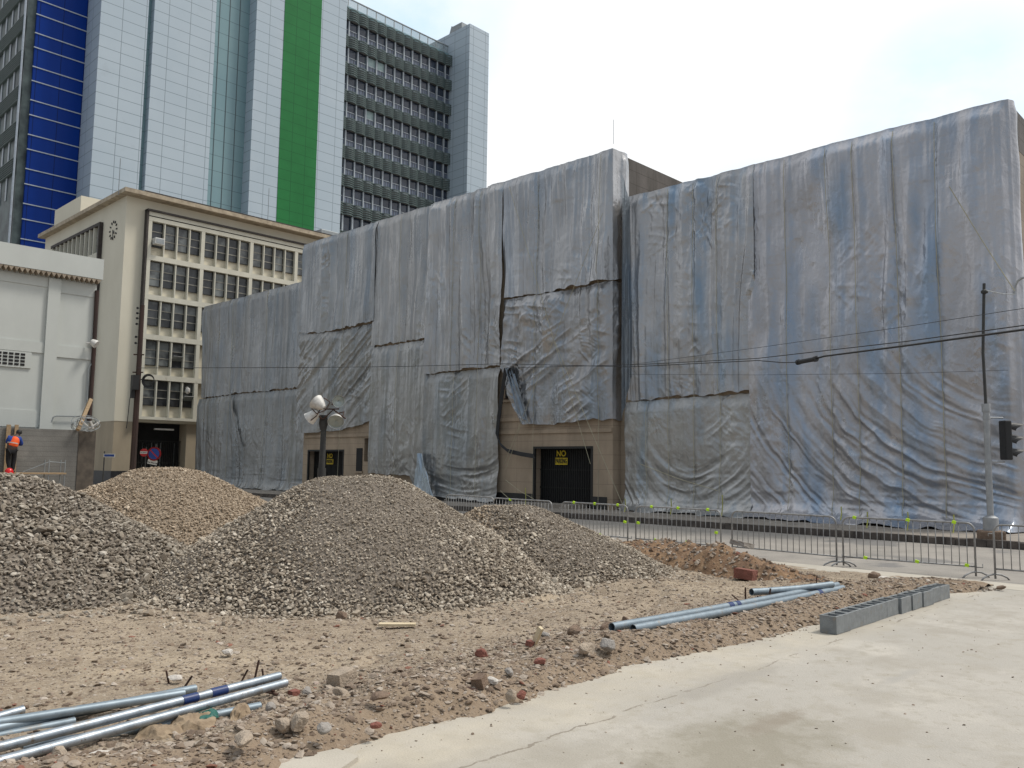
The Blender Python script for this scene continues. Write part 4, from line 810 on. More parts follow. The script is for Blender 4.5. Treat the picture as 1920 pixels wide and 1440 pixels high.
def bowl(px, py, dirv, r, dp=24, lab=None):
    c = dep(px, py, dp); d = Vector(dirv).normalized(); mb = MB()
    mb.lathe(c, d, [(-.26, .02), (-.25, .07), (-.16, .13), (-.04, r*.86), (.08, r), (.085, r*1.04)], 22); b = mb.build('lamp_head', M['lamp_white'], fl, smooth=True)
    if lab: b['label'] = lab
    mb = MB(); mb.lathe(c, d, [(.0, .001), (.055, r*.4), (.06, r*.92)], 22); mb.lathe(c, d, [(.062, r*.92), (.083, r*1.0)], 22); g = mb.build('lens', M['lamp_glass'], b, smooth=True); g.location = g.location-Vector(b.location)*0
    mb = MB(); a = Vector(c)-d*.22; s_ = d.orthogonal().normalized(); pc = Vector(c); mb.tube([pc+s_*r*1.05, a*.6+pc*.4+s_*r*1.15-d*.1, a-d*.12, a*.6+pc*.4-s_*r*1.15-d*.1, pc-s_*r*1.05], .016, 6); mb.build('bracket', M['rust'], b)
V3 = lambda r, u, f: Vector(R_)*r+Vector(U_)*u+Vector(F_)*f
bowl(596, 756, V3(-.75, .55, .35), .22); bowl(634, 752, V3(.35, -.05, -1), .165); bowl(584, 782, V3(-.75, -.6, .2), .19); bowl(630, 788, V3(.12, -.55, -.9), .22)
# ------------------------------------------------------------------ traffic light
tb = onx(1859, 1015, XK+.5); tl = empty('traffic_light', (tb[0], tb[1], .09), 'grey traffic light pole with a black three lamp head facing right', 'traffic light')
def tz(y): return onx(1857, y, XK+.5)[2]
tx, ty = tb[0], tb[1]
mb = MB(); mb.tube([(tx, ty, .3), (tx, ty, tz(765))], .085, 12); mb.build('pole', M['pole_grey'], tl, smooth=True)
mb = MB(); mb.tube([(tx, ty, tz(772)), (tx, ty, tz(757))], .11, 12); mb.build('collar', M['pole_grey'], tl, smooth=True)
ly = onx(1849, 530, XK+.5); mb = MB(); mb.tube([(tx, ty, tz(765)), (tx-.0, ty+.02, tz(660)), (ly[0], ly[1]*.6+ty*.4, tz(530))], .04, 8); mb.lathe((ly[0], ly[1]*.6+ty*.4, tz(546)), (0, 0, 1), [(-.06, .03), (-.03, .09), (.03, .09), (.07, .03)], 10); mb.build('mast', M['pole_dark'], tl)
mb = MB(); mb.tube([(tx, ty, .09), (tx, ty, .66)], .19, 14); mb.tube([(tx, ty, .66), (tx, ty, .72)], [.19, .1], 14); mb.build('base_drum', M['pole_grey'], tl, smooth=True)
mb = MB(); mb.obox((tx, ty, .16), (.62, .62, .32), Matrix.Rotation(.4, 3, 'Z')); mb.build('base_block', M['rock_brown'], tl, bevel=.04)
rr_ = Vector((R0[0], R0[1], 0)); zc = (tz(788)+tz(862))/2; hc = Vector((tx, ty, 0))+rr_*.50; Mz = Matrix.Rotation(math.atan2(R0[1], R0[0]), 3, 'Z')
hh = tz(788)-tz(862); mb = MB(); mb.obox((hc.x, hc.y, zc), (.19, .32, hh), Mz); hd = mb.build('signal_head', M['signal_black'], tl, bevel=.03)
for k in range(3):
    z = zc+hh*(.33-.33*k); c = hc+rr_*.095; mb = MB(); n = 14; A_ = []; 
    s_ = Vector((-rr_.y, rr_.x, 0))
    for j in range(n+1):
        g = math.radians(-25+230*j/n); e = s_*math.cos(g)*.145+Vector((0, 0, 1))*math.sin(g)*.145; L_ = .12+.30*max(0, math.sin(g))
        A_.append((Vector((c.x, c.y, z))+e, Vector((c.x, c.y, z-.04))+e*.95+rr_*L_))
    for j in range(n): mb.quad(A_[j][0], A_[j+1][0], A_[j+1][1], A_[j][1])
    vz = mb.build('visor', M['signal_black'], hd); s2 = vz.modifiers.new('s', 'SOLIDIFY'); s2.thickness = .012
    mb = MB(); mb.lathe((c.x, c.y, z), rr_, [(0, .125), (.03, .1), (.045, .001)], 14); mb.build('lens', M['dark_glass'], hd, smooth=True)
for z in (tz(783), tz(866)):
    mb = MB(); mb.tube([(tx, ty, z), Vector((tx, ty, z))+rr_*.45], .022, 6); mb.tube([(tx, ty, z-.04), (tx, ty, z+.04)], .1, 12); mb.build('bracket', M['pole_grey'], tl)
mb = MB(); mb.tube([onx(1850, 545, XK+.4), onx(1880, 551, XK+1.5), onx(1903, 552, XF-.4)], .012, 4); mb.build('stay_wire', M['steel_grey'], tl)
# curved lamp arm on the right corner
mb = MB(); a0 = onx(1902, 546, XF-.35); mb.tube([onx(1901, 552, XF-.35), onx(1903, 538, XF-.35), onx(1908, 527, XF-.35), onx(1917, 521, XF-.35), onx(1928, 519, XF-.35), onx(1940, 522, XF-.35), onx(1946, 534, XF-.35)], .035, 8)
one(mb, 'lamp_arm', M['pole_grey'], 'curved pale lamp arm at the right corner of the wrapped building', 'lamp arm', smooth=True)
# ------------------------------------------------------------------ barriers
def barrier(name, loc, loc2, label, tapes, zb=-.1):
    a = Vector((loc[0], loc[1], zb)); b = Vector((loc2[0], loc2[1], zb)); Lh = (b-a).length; u = (b-a)/Lh; ang = math.atan2(u.y, u.x)
    e = empty(name, a, label, 'barrier', 'steel crowd barriers along the road', ang)
    def part(mb, nm, m, par=e, sm=True):
        me = bpy.data.meshes.new(nm); me.from_pydata(mb.v, [], mb.f); me.materials.append(M[m]); me.polygons.foreach_set('use_smooth', [sm]*len(mb.f)); o = bpy.data.objects.new(nm, me); COL.objects.link(o); o.parent = par; return o
    r = .14; hgt = 1.02; P = [(0, 0, .03), (0, 0, hgt-r)]+[(r-r*math.cos(g), 0, hgt-r+r*math.sin(g)) for g in np.linspace(0.2, math.pi/2, 6)]+[(Lh-r+r*math.sin(g), 0, hgt-r+r*math.cos(g)) for g in np.linspace(0, math.pi/2-.2, 6)]+[(Lh, 0, hgt-r), (Lh, 0, .03)]
    mb = MB(); mb.tube(P, .019, 8); mb.tube([(0, 0, .21), (Lh, 0, .21)], .016, 8); mb.tube([(0, 0, .85), (-.09, 0, .85), (-.09, 0, .8)], .01, 5); mb.tube([(Lh, 0, .2), (Lh+.12, 0, .2), (Lh+.12, 0, .27)], .01, 5); part(mb, 'frame', 'barrier_steel')
    n = 18; bm_ = None
    for i in range(1, n):
        x = Lh*i/n
        if bm_ is None: mb = MB(); mb.tube([(0, 0, .215), (0, 0, hgt-.012)], .0085, 5); bm_ = part(mb, 'bar', 'barrier_steel'); o = bm_
        else: o = bm_.copy(); COL.objects.link(o); o.parent = e
        o.location = (x, 0, 0)
    for x in (.0, Lh):
        mb = MB(); mb.tube([(x+.75*q_, q_, z_) for (q_, z_) in ((-.24, .0), (-.2, .05), (-.1, .1), (0, .115), (.1, .1), (.2, .05), (.24, .0))], .018, 6); part(mb, 'foot', 'barrier_steel')
    for (fx, z) in tapes:
        mb = MB(); mb.obox((Lh*fx, 0, z+.002), (.07, .045, .055), Matrix.Rotation(.25, 3, 'Y')); part(mb, 'tape_marker', 'hivis', sm=False)
    return e
T3 = [(.2, 1.02), (.52, 1.02), (.86, 1.02)]; T6 = T3+[(.2, .22), (.56, .22), (.9, .22)]
B = [((17.62, 4.62), (17.75, 2.2), 'nearest barrier, cut off by the right edge of the photo', []),
     ((17.5, 7.40), (17.74, 4.98), 'barrier with six yellow tape marks, second from the right', [(.1, 1.02), (.52, 1.02), (.86, 1.02), (.18, .22), (.58, .22), (.94, .22)]),
     ((17.62, 10.02), (17.45, 7.52), 'bare barrier behind the earth heap and the hollow blocks', []),
     ((17.6, 12.7), (17.6, 10.3), 'barrier with yellow tape marks behind the earth heap', T3+[(.25, .22), (.62, .22), (.95, .5), (.03, .6)]),
     ((17.7, 15.25), (17.6, 12.95), 'barrier with three yellow tapes on top, in front of the main gate', T3+[(.6, .22), (.96, .6)]),
     ((17.9, 18.1), (17.7, 15.6), 'barrier behind the low gravel pile, left of the main gate', [(.3, 1.0)]),
     ((18.5, 20.9), (18.2, 18.4), 'barrier showing between the two right gravel piles', []),
     ((21.6, 35.6), (21.4, 33.1), 'farthest barrier, left of the largest gravel pile', [])]
for a, b, lb, tp in B: barrier('barrier', a, b, lb, tp)
# ------------------------------------------------------------------ hollow concrete blocks
def hollow(name):
    mb = MB(); L, Wd, Hh = .395, .2, .20; t = .028
    mb.box(0, L, 0, t, 0, Hh); mb.box(0, L, Wd-t, Wd, 0, Hh)
    for x in (0, L/2-t/2, L-t): mb.box(x, x+t, t+.0005, Wd-t-.0005, 0, Hh)
    mb.box(t+.001, L-t-.001, t+.001, Wd-t-.001, .004, .05)
    return mb
mbk = hollow('b'); me = bpy.data.meshes.new('concrete_block'); me.from_pydata(mbk.v, [], mbk.f); me.materials.append(M['concrete_block'])
bx = 9.78; n_b = 10
wh = ['nearest', 'second', 'third', 'fourth', 'fifth', 'sixth', 'seventh', 'eighth', 'ninth', 'last']
for i in range(n_b):
    o = bpy.data.objects.new('concrete_block', me); COL.objects.link(o); t_ = i/(n_b-1)
    yb = [4.235, 4.25, 4.255, 4.26, 4.27, 4.24, 4.235, 4.23, 4.26, 4.265][i]
    o.location = (bx, yb, .002+.004*random.random()); o.rotation_euler = (0, random.uniform(-.01, .01), random.uniform(-.02, .02)+(.01)); bx += .40+random.uniform(.002, .012)+(.012 if i in (0, 4, 7) else 0)
    tag(o, f'{"" if i in (0, n_b-1) else ""}hollow grey concrete block, {wh[i]} in the row counted from the front', 'concrete block', 'row of hollow concrete blocks')
# ------------------------------------------------------------------ pipes
def pipe(p, q, r, z0, z1, label, m='galv', bands=(), ext=0):
    a = onz(p[0], p[1], z0); b = onz(q[0], q[1], z1); d = (b-a)/np.linalg.norm(b-a); a = a-d*ext
    e = empty('steel_pipe', tuple((a+b)/2), label, 'pipe', 'loose steel pipes'); n = 20; L = np.linalg.norm(b-a); N_ = 14; P = []
    mb = MB(); P = [a+(b-a)*i/N_+np.array([0, 0, -.012*math.sin(math.pi*i/N_)]) for i in range(N_+1)]
    mb.tube(P, r, n, cap=False); mb.tube(P[::-1], r*.86, n, cap=False)
    for s_, pc in ((1, P[0]), (-1, P[-1])): mb.lathe(pc, d, [(0, r*.86), (0, r)], n)
    mb.build('tube', M[m], e, smooth=True)
    mb = MB(); mb.lathe(P[0]+d*.25, d, [(0, .0), (0.001, r*.85)], n); mb.lathe(P[-1]-d*.25, d, [(0, 0), (.001, r*.85)], n); mb.build('inner_shadow_plug', M['void'], e) if False else None
    for (t0, t1) in bands:
        c0 = a+(b-a)*t0; c1 = a+(b-a)*t1; dz = -.012*math.sin(math.pi*(t0+t1)/2); mb = MB(); mb.tube([c0+[0, 0, dz], c1+[0, 0, dz]], r+.0025, n, cap=False); mb.build('tape_band', M['tape_navy'], e, smooth=True)
    return e
r_ = .033
def bt(*a): return a
pipe((0, 1343), (44, 1331), r_, .10, .11, 'short visible pipe end at the left edge, topmost of the left stack', ext=3.5)
pipe((0, 1362), (366, 1291), r_, .10, .06, 'pipe at the back of the left stack ending at the two rebar stubs', m='galv_blue', ext=3.5)
pipe((0, 1352), (345, 1300), r_, .13, .10, 'dull bluish pipe lying just in front of the back pipe of the left stack', m='galv_blue', ext=3.5)
pipe((0, 1397), (524, 1267), r_, .13, .17, 'bright pipe with two dark blue tape bands in the left stack', bands=((.846, .868), (.888, .912)), ext=3.5)
pipe((0, 1424), (536, 1280), r_, .10, .13, 'frontmost long bright pipe of the left stack', ext=3.5)
pipe((42, 1402), (488, 1324), r_, .05, .05, 'lowest pipe of the left stack, partly under the paper sack', m='galv_blue')
pipe((0, 1378), (140, 1352), r_*.9, .05, .05, 'grey pipe underneath at the left edge of the stack', m='galv_blue', ext=3)
pipe((1147, 1176), (1570, 1097), .047, .20, .20, 'rear of the two long right hand pipes, with blue tape bands', m='galv_blue', bands=((.43, .45), (.463, .48)))
pipe((1187, 1179), (1580, 1103), .047, .19, .18, 'front of the two long right hand pipes, nearest the rubble ridge', m='galv_blue', bands=((.84, .86),))
pipe((1409, 1110), (1560, 1096), .047, .25, .26, 'short looking pipe lying on top at the far end of the right hand pipes', m='galv_blue')
def rod(p, q, zp, zq, r, lb): mb = MB(); mb.tube([onz(*p, zp), onz(*q, zq)], r, 6); one(mb, 'rebar', M['rust'], lb, 'rebar', 'rusty rebar stubs')
def rodv(p, h, lean, r, lb, z0=.0): a = onz(*p, z0); mb = MB(); mb.tube([a, a+np.array([R0[0]*lean, R0[1]*lean, h])], r, 6); one(mb, 'rebar', M['rust'], lb, 'rebar', 'rusty rebar stubs')
rodv((318, 1290), .14, -.035, .009, 'rusty rebar stub leaning left behind the back pipe of the left stack'); rodv((338, 1300), .14, .09, .009, 'rusty rebar stub leaning right, beside the one leaning left')
rodv((474, 1290), .22, .04, .010, 'tallest rusty rebar standing between the left pipes', .08); rodv((497, 1292), .16, -.03, .009, 'rusty rebar just behind the end of the taped pipe', .06); rodv((450, 1283), .12, .06, .008, 'short rusty rebar peeping out behind the taped pipe', .05)
rod((478, 1288), (515, 1296), .12, .10, .010, 'rusty rebar lying from the taped pipe towards the right'); rod((495, 1296), (538, 1307), .11, .03, .010, 'rusty rebar ending beside the square red brick end')
rodv((1398, 1135), .24, .0, .012, 'rusty rebar standing between the right hand pipes', .02); rodv((1437, 1146), .30, .06, .012, 'rusty rebar standing in front of the right hand pipes', .0); rodv((1530, 1100), .18, .02, .01, 'thin rusty rebar near the far end of the right hand pipes', .02)
rod((1372, 1115), (1384, 1125), .16, .1, .011, 'short rusty rebar lying behind the right hand pipes'); rod((1420, 1118), (1438, 1128), .2, .15, .011, 'rusty rebar crossing under the short top pipe'); rod((1560, 1098), (1588, 1108), .14, .05, .012, 'rusty rebar lying across the far ends of the right hand pipes')
rod((1548, 1107), (1590, 1109), .08, .04, .01, 'rusty rebar lying flat right of the pipe far ends')
# paper sack
def crumple(P, label, m, name, cat, seed, h=.06):
    P = [onz(*p, z) for (p, z) in P]; A, Bq, Cc, Dd = P; n, k = 46, 26; u, v = np.meshgrid(np.linspace(0, 1, n), np.linspace(0, 1, k), indexing='ij')
    Q = A*((1-u)*(1-v))[..., None]+Bq*(u*(1-v))[..., None]+Cc*(u*v)[..., None]+Dd*((1-u)*v)[..., None]
    env = np.clip(np.sin(np.pi*u)*np.sin(np.pi*v), 0, 1)**.35; nn = (.5-np.abs(vn(u*3+v*1.5, v*1.2, seed))*2.4)+(.4-np.abs(vn(v*4-u*2, u*1.5, seed+1))*2)*.8+(.3-np.abs(vn(u*9+v*4, v*5, seed+2)))*.3
    Q[..., 2] += h*env*(nn*.9+.3); Q[..., :2] += .03*vn(u*6, v*6, seed+4)[..., None]; Q[..., 2] -= .03*(1-env)
    o = raw_mesh(name, Q.reshape(-1, 3), grid_faces(n, k), M[m], smooth=False); s_ = o.modifiers.new('s', 'SOLIDIFY'); s_.thickness = .004
    return tag(o, label, cat)
crumple([((245, 1392), .03), ((345, 1392), .03), ((350, 1352), .07), ((262, 1362), .06)], 'crumpled brown paper sack lying under the left pipes', 'paper_sack', 'paper_sack', 'paper sack', 5, .055)
crumple([((318, 1372), .06), ((412, 1362), .05), ((402, 1334), .08), ((322, 1342), .08)], 'smaller crumpled brown paper sheet overlapping the sack', 'paper_sack', 'paper_scrap', 'paper scrap', 9, .05)
crumple([((262, 1398), .02), ((352, 1384), .03), ((345, 1375), .05), ((265, 1388), .03)], 'folded brown paper edge along the front of the sack', 'paper_sack', 'paper_scrap', 'paper scrap', 27, .03)
crumple([((430, 1350), .07), ((472, 1340), .05), ((468, 1325), .07), ((432, 1330), .07)], 'little brown paper ball beside the shortest pipe end', 'paper_sack', 'paper_scrap', 'paper scrap', 15, .06)
crumple([((372, 1345), .09), ((410, 1338), .09), ((408, 1325), .09), ((370, 1332), .09)], 'dark green plastic scrap tucked between pipe and sack', 'green_plastic', 'plastic_scrap', 'plastic scrap', 19, .02)
# broken slab piece at the bottom
mb = MB(); pts_ = [onz(x, y, .03) for (x, y) in ((470, 1440), (560, 1418), (632, 1403), (672, 1418), (640, 1440), (560, 1465), (450, 1480))]
n0 = len(pts_); mb.v = [tuple(p) for p in pts_]+[(p[0], p[1], -.05) for p in pts_]; mb.f = [tuple(range(n0))]+[(i, i+n0, (i+1) % n0+n0, (i+1) % n0) for i in range(n0)]; mb.m = [0]*(n0+1)
one(mb, 'slab_fragment', M['concrete_kerb'], 'broken pale concrete slab piece at the bottom edge, left of centre', 'slab fragment')
# ------------------------------------------------------------------ block wall, white building, scaffold, worker
YW, YB = 36.9, 38.5
bw = empty('block_wall', (8, YW, 0), 'rough grey concrete block wall behind the worker', 'wall')
mb = MB(); mb.box(-12, 12.54, YW, YW+.25, -.1, 3.1); mb.build('masonry', M['block_wall'], bw)
mb = MB(); mb.box(12.543, 13.2, YW-.03, YW+.3, -.1, 3.07); mb.build('end_pier', M['wet_render'], bw)
wbd = empty('white_building', (4, YB+3, 0), 'white painted building with a corrugated edge under its roof band, at the left edge', 'building')
XB = 13.45
mb = MB(); mb.box(-14, XB, YB, YB+14, 0, 9.75); mb.build('wall', M['white_paint'], wbd)
mb = MB(); mb.box(-14, XB+.12, YB-.35, YB+14.2, 9.72, 10.62); mb.build('roof_band', M['white_paint'], wbd)
mb = MB()
for i in range(70):
    x = XB+.05-i*.2; mb.v += [(x, YB-.36, 9.70), (x-.1, YB-.36, 9.52), (x-.1, YB-.02, 9.52), (x, YB-.02, 9.70), (x-.2, YB-.36, 9.70), (x-.2, YB-.02, 9.70)]
    n = len(mb.v)-6; mb.f += [(n, n+1, n+2, n+3), (n+1, n+4, n+5, n+2), (n, n+4, n+1)]; mb.m += [0, 0, 0]
mb.build('corrugated_edge', M['corrugated'], wbd)
mb = MB(); mb.box(11.5, 11.98, YB-.12, YB-.002, 3, 9.5); mb.build('pilaster', M['white_paint'], wbd)
mb = MB(); mb.box(-14, 11.495, YB-.05, YB-.002, 5.0+1.3, 6.75); mb.box(11.985, XB-.02, YB-.05, YB-.002, 6.2, 6.7); mb.box(-14, 11.495, YB-.03, YB-.002, 9.1, 9.5); mb.box(11.985, XB-.02, YB-.03, YB-.002, 8.95, 9.5); mb.box(-14, 11.495, YB-.03, YB-.002, 3.2, 3.9); mb.build('beam', M['white_paint'], wbd)
mb = MB(); mb.box(9.0, 11.05, YB-.06, YB-.003, 5.62, 6.28, 0)
for i in range(5):
    for k in range(4): mb.box(9.98+i*.215-.2, 9.98+i*.215-.04, YB-.075, YB-.061, 5.7+.14*k, 5.79+.14*k, 1)
mb.build('vent_block', [M['white_paint'], M['void']], wbd)
dpx = onx(0, 0, 1)
mb = MB(); mb.tube([ony(182, 545, YB-.1), ony(176, 660, YB-.1), ony(167, 790, YB-.1)], .09, 8); mb.build('downpipe', M['pole_brown'], wbd, smooth=True)
mb = MB(); mb.tube([ony(172, 682, YB-.12), ony(166, 690, YB-.12), ony(163, 755, YB-.12)], .025, 6); mb.tube([ony(97, 790, YB-.12), ony(100, 782, YB-.12), ony(106, 780, YB-.12), ony(150, 781, YB-.12)], .025, 6); mb.build('conduit', M['steel_grey'], wbd)
lc = ony(179, 645, YB-.4); mb = MB(); mb.lathe(lc, (.6, -.5, -.5), [(-.22, .05), (-.2, .12), (-.05, .17), (.05, .18), (.06, .001)], 14); mb.tube([lc, lc+np.array([-.25, .3, .05])], .03, 6); ol = one(mb, 'wall_lamp', M['lamp_white'], 'small round white lamp on the dark downpipe of the white building', 'lamp', smooth=True)
# wire coil with battens
wc = ony(160, 795, YW-.1); we = empty('wire_coil', tuple(wc), 'tangled coil of grey wire on top of the block wall', 'wire coil'); mb = MB()
for k in range(7):
    rr = .42+.05*math.sin(k*2.1); c = wc+np.array([.08*math.sin(k), .1*k-.3, .1*math.cos(k*1.7)]); mb.tube([c+np.array([math.cos(g)*rr, .08*math.sin(2*g+k), math.sin(g)*rr*.55]) for g in np.linspace(0, 2*math.pi, 22)[:-1]], .014, 4, closed=True)
mb.build('wire', M['steel_grey'], we)
mb = MB(); mb.tube([ony(152, 788, YW-.3), ony(168, 803, YW-.3)], .03, 5); mb.tube([ony(168, 803, YW-.3), ony(187, 790, YW-.3)], .03, 5); mb.tube([ony(170, 790, YW-.35), ony(175, 804, YW-.35)], .04, 5); mb.build('bracket', M['lamp_white'], we)
mb = MB(); mb.tube([ony(146, 806, YW-.25), ony(170, 749, YW+.5)], .10, 4); one(mb, 'timber_plank', M['wood'], 'timber plank leaning against the white building above the block wall', 'plank')
# shuttering boards behind worker
p0, p1 = ony(9, 884, YW-.12), ony(29, 795, YW-.12); mb = MB(); mb.box(ony(22, 884, YW-.1)[0], ony(29, 884, YW-.1)[0], YW-.12, YW-.06, .3, ony(25, 796, YW-.1)[2]); one(mb, 'timber_plank', M['wood'], 'upright timber plank right beside the worker', 'plank')
mb = MB(); mb.box(ony(9, 850, YW-.1)[0], ony(17, 850, YW-.1)[0], YW-.12, YW-.06, .3, ony(13, 796, YW-.1)[2]); one(mb, 'timber_plank', M['wood'], 'upright timber plank directly behind the head of the worker', 'plank')
# trestle scaffold
sc_ = empty('trestle_scaffold', (10, 35.9, 0), 'low trestle scaffold with a board the worker stands on', 'scaffold')
zb_ = 1.38; xr = ony(118, 884, 35.9)[0]; xl = ony(88, 884, 35.9)[0]
mb = MB(); mb.box(5, xr+.05, 35.65, 36.25, zb_-.06, zb_); mb.build('board', M['wood'], sc_)
for x in (xl, xr, 8.2):
    mb = MB()
    for y in (35.7, 36.2): mb.tube([(x, y, -.05), (x, y, (zb_+.5 if x > 9 else zb_-.06))], .022, 6)
    mb.tube([(x, 35.7, .8), (x, 36.2, .8)], .018, 5); mb.build('frame', M['steel_grey'], sc_)
mb = MB(); mb.tube([(xl, 35.7, zb_+.42), (xr, 35.7, zb_+.38)], .02, 6); mb.tube([(xl, 35.7, zb_+.42), (xl-.9, 35.7, zb_+.02)], .015, 5); mb.build('rail', M['steel_grey'], sc_)
def worker():
    zf = zb_; bx_, by_ = 9.86, 35.95
    e = empty('person', (bx_, by_, zf), 'worker in an orange vest and black trousers bending over towards the block wall', 'person')
    # joints relative to base; x right, y away, z up
    J = dict(pel=(0.0, 0, .86), ab=(.04, .03, 1.05), ch=(.10, .08, 1.24), nk=(.19, .12, 1.40), hd=(.24, .15, 1.47), ht=(.27, .16, 1.60),
             lh=(-.10, 0, .80), lk=(-.08, .06, .46), la=(-.02, -.02, .08), lt=(-.0, .14, .03), rh=(.10, 0, .80), rk=(.12, .07, .46), ra=(.09, .02, .08), rt=(.13, .17, .03),
             ls=(-.08, .10, 1.33), le=(-.10, .26, 1.12), lw=(.0, .42, 1.2), rs=(.27, .05, 1.30), re=(.37, .12, 1.05), rw=(.30, .34, 1.1), lf=(.03, .48, 1.24), rf=(.29, .42, 1.14))
    Rr = dict(pel=.15, ab=.14, ch=.16, nk=.06, hd=.085, ht=.07, lh=.105, lk=.07, la=.045, lt=.04, rh=.105, rk=.07, ra=.045, rt=.04, ls=.07, le=.05, lw=.032, rs=.07, re=.055, rw=.032, lf=.03, rf=.03)
    E = [('pel', 'ab'), ('ab', 'ch'), ('ch', 'nk'), ('nk', 'hd'), ('hd', 'ht'), ('pel', 'lh'), ('lh', 'lk'), ('lk', 'la'), ('la', 'lt'), ('pel', 'rh'), ('rh', 'rk'), ('rk', 'ra'), ('ra', 'rt'), ('ch', 'ls'), ('ls', 'le'), ('le', 'lw'), ('lw', 'lf'), ('ch', 'rs'), ('rs', 're'), ('re', 'rw'), ('rw', 'rf')]
    def skin(keys, edges, name, mt, grow=0., par=e, sub=2):
        me = bpy.data.meshes.new(name); idx = {k: i for i, k in enumerate(keys)}; me.from_pydata([J[k] for k in keys], [(idx[a], idx[b]) for a, b in edges], [])
        o = bpy.data.objects.new(name, me); COL.objects.link(o); o.parent = par; bpy.context.view_layer.objects.active = o
        md = o.modifiers.new('skin', 'SKIN')
        if not me.skin_vertices: 
            with bpy.context.temp_override(object=o, active_object=o): bpy.ops.mesh.customdata_skin_add()
        for k, i in idx.items(): q = Rr[k]+grow; me.skin_vertices[0].data[i].radius = (q, q); 
        me.skin_vertices[0].data[0].use_root = True; sb_ = o.modifiers.new('sub', 'SUBSURF'); sb_.levels = sub; sb_.render_levels = sub; me.materials.append(M[mt]); md.use_smooth_shade = True; return o
    body = skin(list(J), E, 'body', 'skin')
    Rr.update(pel=.115, lh=.085, rh=.085)
    skin(['pel', 'lh', 'lk', 'la', 'rh', 'rk', 'ra'], [('pel', 'lh'), ('lh', 'lk'), ('lk', 'la'), ('pel', 'rh'), ('rh', 'rk'), ('rk', 'ra')], 'trousers', 'trouser_black', .02)
    skin(['ch', 'ab', 'pel', 'ls', 'le', 'lw', 'rs', 're', 'rw'], [('pel', 'ab'), ('ab', 'ch'), ('ch', 'ls'), ('ls', 'le'), ('le', 'lw'), ('ch', 'rs'), ('rs', 're'), ('re', 'rw')], 'shirt', 'shirt_blue', .016)
    Rr2 = dict(Rr)
    J['v0'] = (.02, .015, .93); Rr['v0'] = .185; J['v1'] = (.045, .03, 1.06); Rr['v1'] = .17; J['v2'] = (.11, .07, 1.24); Rr['v2'] = .185; J['v3'] = (.165, .09, 1.35); Rr['v3'] = .12
    vest = skin(['v0', 'v1', 'v2', 'v3'], [('v0', 'v1'), ('v1', 'v2'), ('v2', 'v3')], 'vest', 'vest_orange', .012)
    mb = MB(); mb.tube([(.03, .022, 1.085), (.037, .024, 1.125)], .188, 18, cap=False); me = bpy.data.meshes.new('reflective_stripe'); me.from_pydata(mb.v, [], mb.f); me.materials.append(M['vest_stripe']); o = bpy.data.objects.new('reflective_stripe', me); COL.objects.link(o); o.parent = vest
    mb = MB(); mb.lathe((.255, .155, 1.50), (.12, .05, 1), [(-.02, .098), (.04, .105), (.09, .09), (.125, .05), (.135, .001)], 14); me = bpy.data.meshes.new('hair'); me.from_pydata(mb.v, [], mb.f); me.materials.append(M['signal_black']); o = bpy.data.objects.new('hair', me); COL.objects.link(o); o.parent = e
    for k, dx in (('la', -.0), ('ra', .04)):
        x, y, z = J[k]; mb = MB(); mb.obox((x+.02, y+.07, .04), (.1, .28, .08)); me = bpy.data.meshes.new('boot'); me.from_pydata(mb.v, [], mb.f); me.materials.append(M['signal_black']); o = bpy.data.objects.new('boot', me); COL.objects.link(o); o.parent = e; bv = o.modifiers.new('b', 'BEVEL'); bv.width = .03; bv.segments = 3
worker()
# red helmet: only its crown shows over the stones, worn by a crouching worker behind the coarse pile
hp = ony(17, 883, 34.0)
def helmet_man():
    e = empty('person', (hp[0], hp[1], 0), 'worker in a red helmet crouching behind the coarse gravel, only the helmet showing', 'person')
    z = hp[2]
    mb = MB(); mb.lathe((hp[0], hp[1], z-.08), (0, 0, 1), [(0, .165), (.015, .17), (.02, .14), (.09, .135), (.15, .10), (.185, .04), (.19, .001)], 18); mb.build('helmet', M['helmet_red'], e, smooth=True)
    mb = MB(); mb.tube([(hp[0], hp[1]-.05, .0+z-1.35), (hp[0], hp[1]-.1, z-1.0), (hp[0], hp[1]-.05, z-.75), (hp[0], hp[1], z-.45), (hp[0], hp[1], z-.28), (hp[0], hp[1], z-.20), (hp[0], hp[1], z-.1), (hp[0], hp[1], z)], [.10, .17, .2, .22, .12, .06, .1, .09], 14); mb.build('body', M['vest_orange'], e, smooth=True)
helmet_man()
# ------------------------------------------------------------------ cream building
YC, XC = 66.0, 24.87
cb_ = empty('cream_building', (35, 75, 0), 'cream six storey office block with gridded windows and a wall clock', 'building')
ZE = 22.3
mb = MB(); mb.box(XC, 44, YC, 84.8, 4.85, ZE); mb.build('wall', M['cream'], cb_)
xo0, xo1 = 26.7, 30.55
mb = MB(); mb.box(XC+.02, xo0, YC+.02, 84.7, -.1, 4.849); mb.box(xo1, 44, YC+.02, 84.7, -.1, 4.849); mb.box(xo0, xo1, YC+1.4, 84.7, -.1, 4.849); mb.build('lower_wall', M['tan_render'], cb_)
mb = MB(); mb.box(XC-.01, xo0-.03, YC-.02, YC+.018, -.1, 1.08); mb.box(XC-.01, XC+.018, YC, 84, -.1, 1.08); mb.build('plinth', M['plinth_black'], cb_)
gt = MB()
for i in range(26): gt.box(xo0+.08+i*.145, xo0+.11+i*.145, YC+.9, YC+.93, 0, 3.4)
for z in (.1, 1.7, 3.4): gt.box(xo0, xo1, YC+.935, YC+.96, z, z+.06)
gt.box(xo0+.001, xo1-.001, YC+1.3, YC+1.39, -.1, 4.84, 1)
for x in (27.6, 28.3, 28.75, 29.0, 30.1): gt.box(x, x+.06, YC+1.2, YC+1.24, 1.0, 3.3, 2)
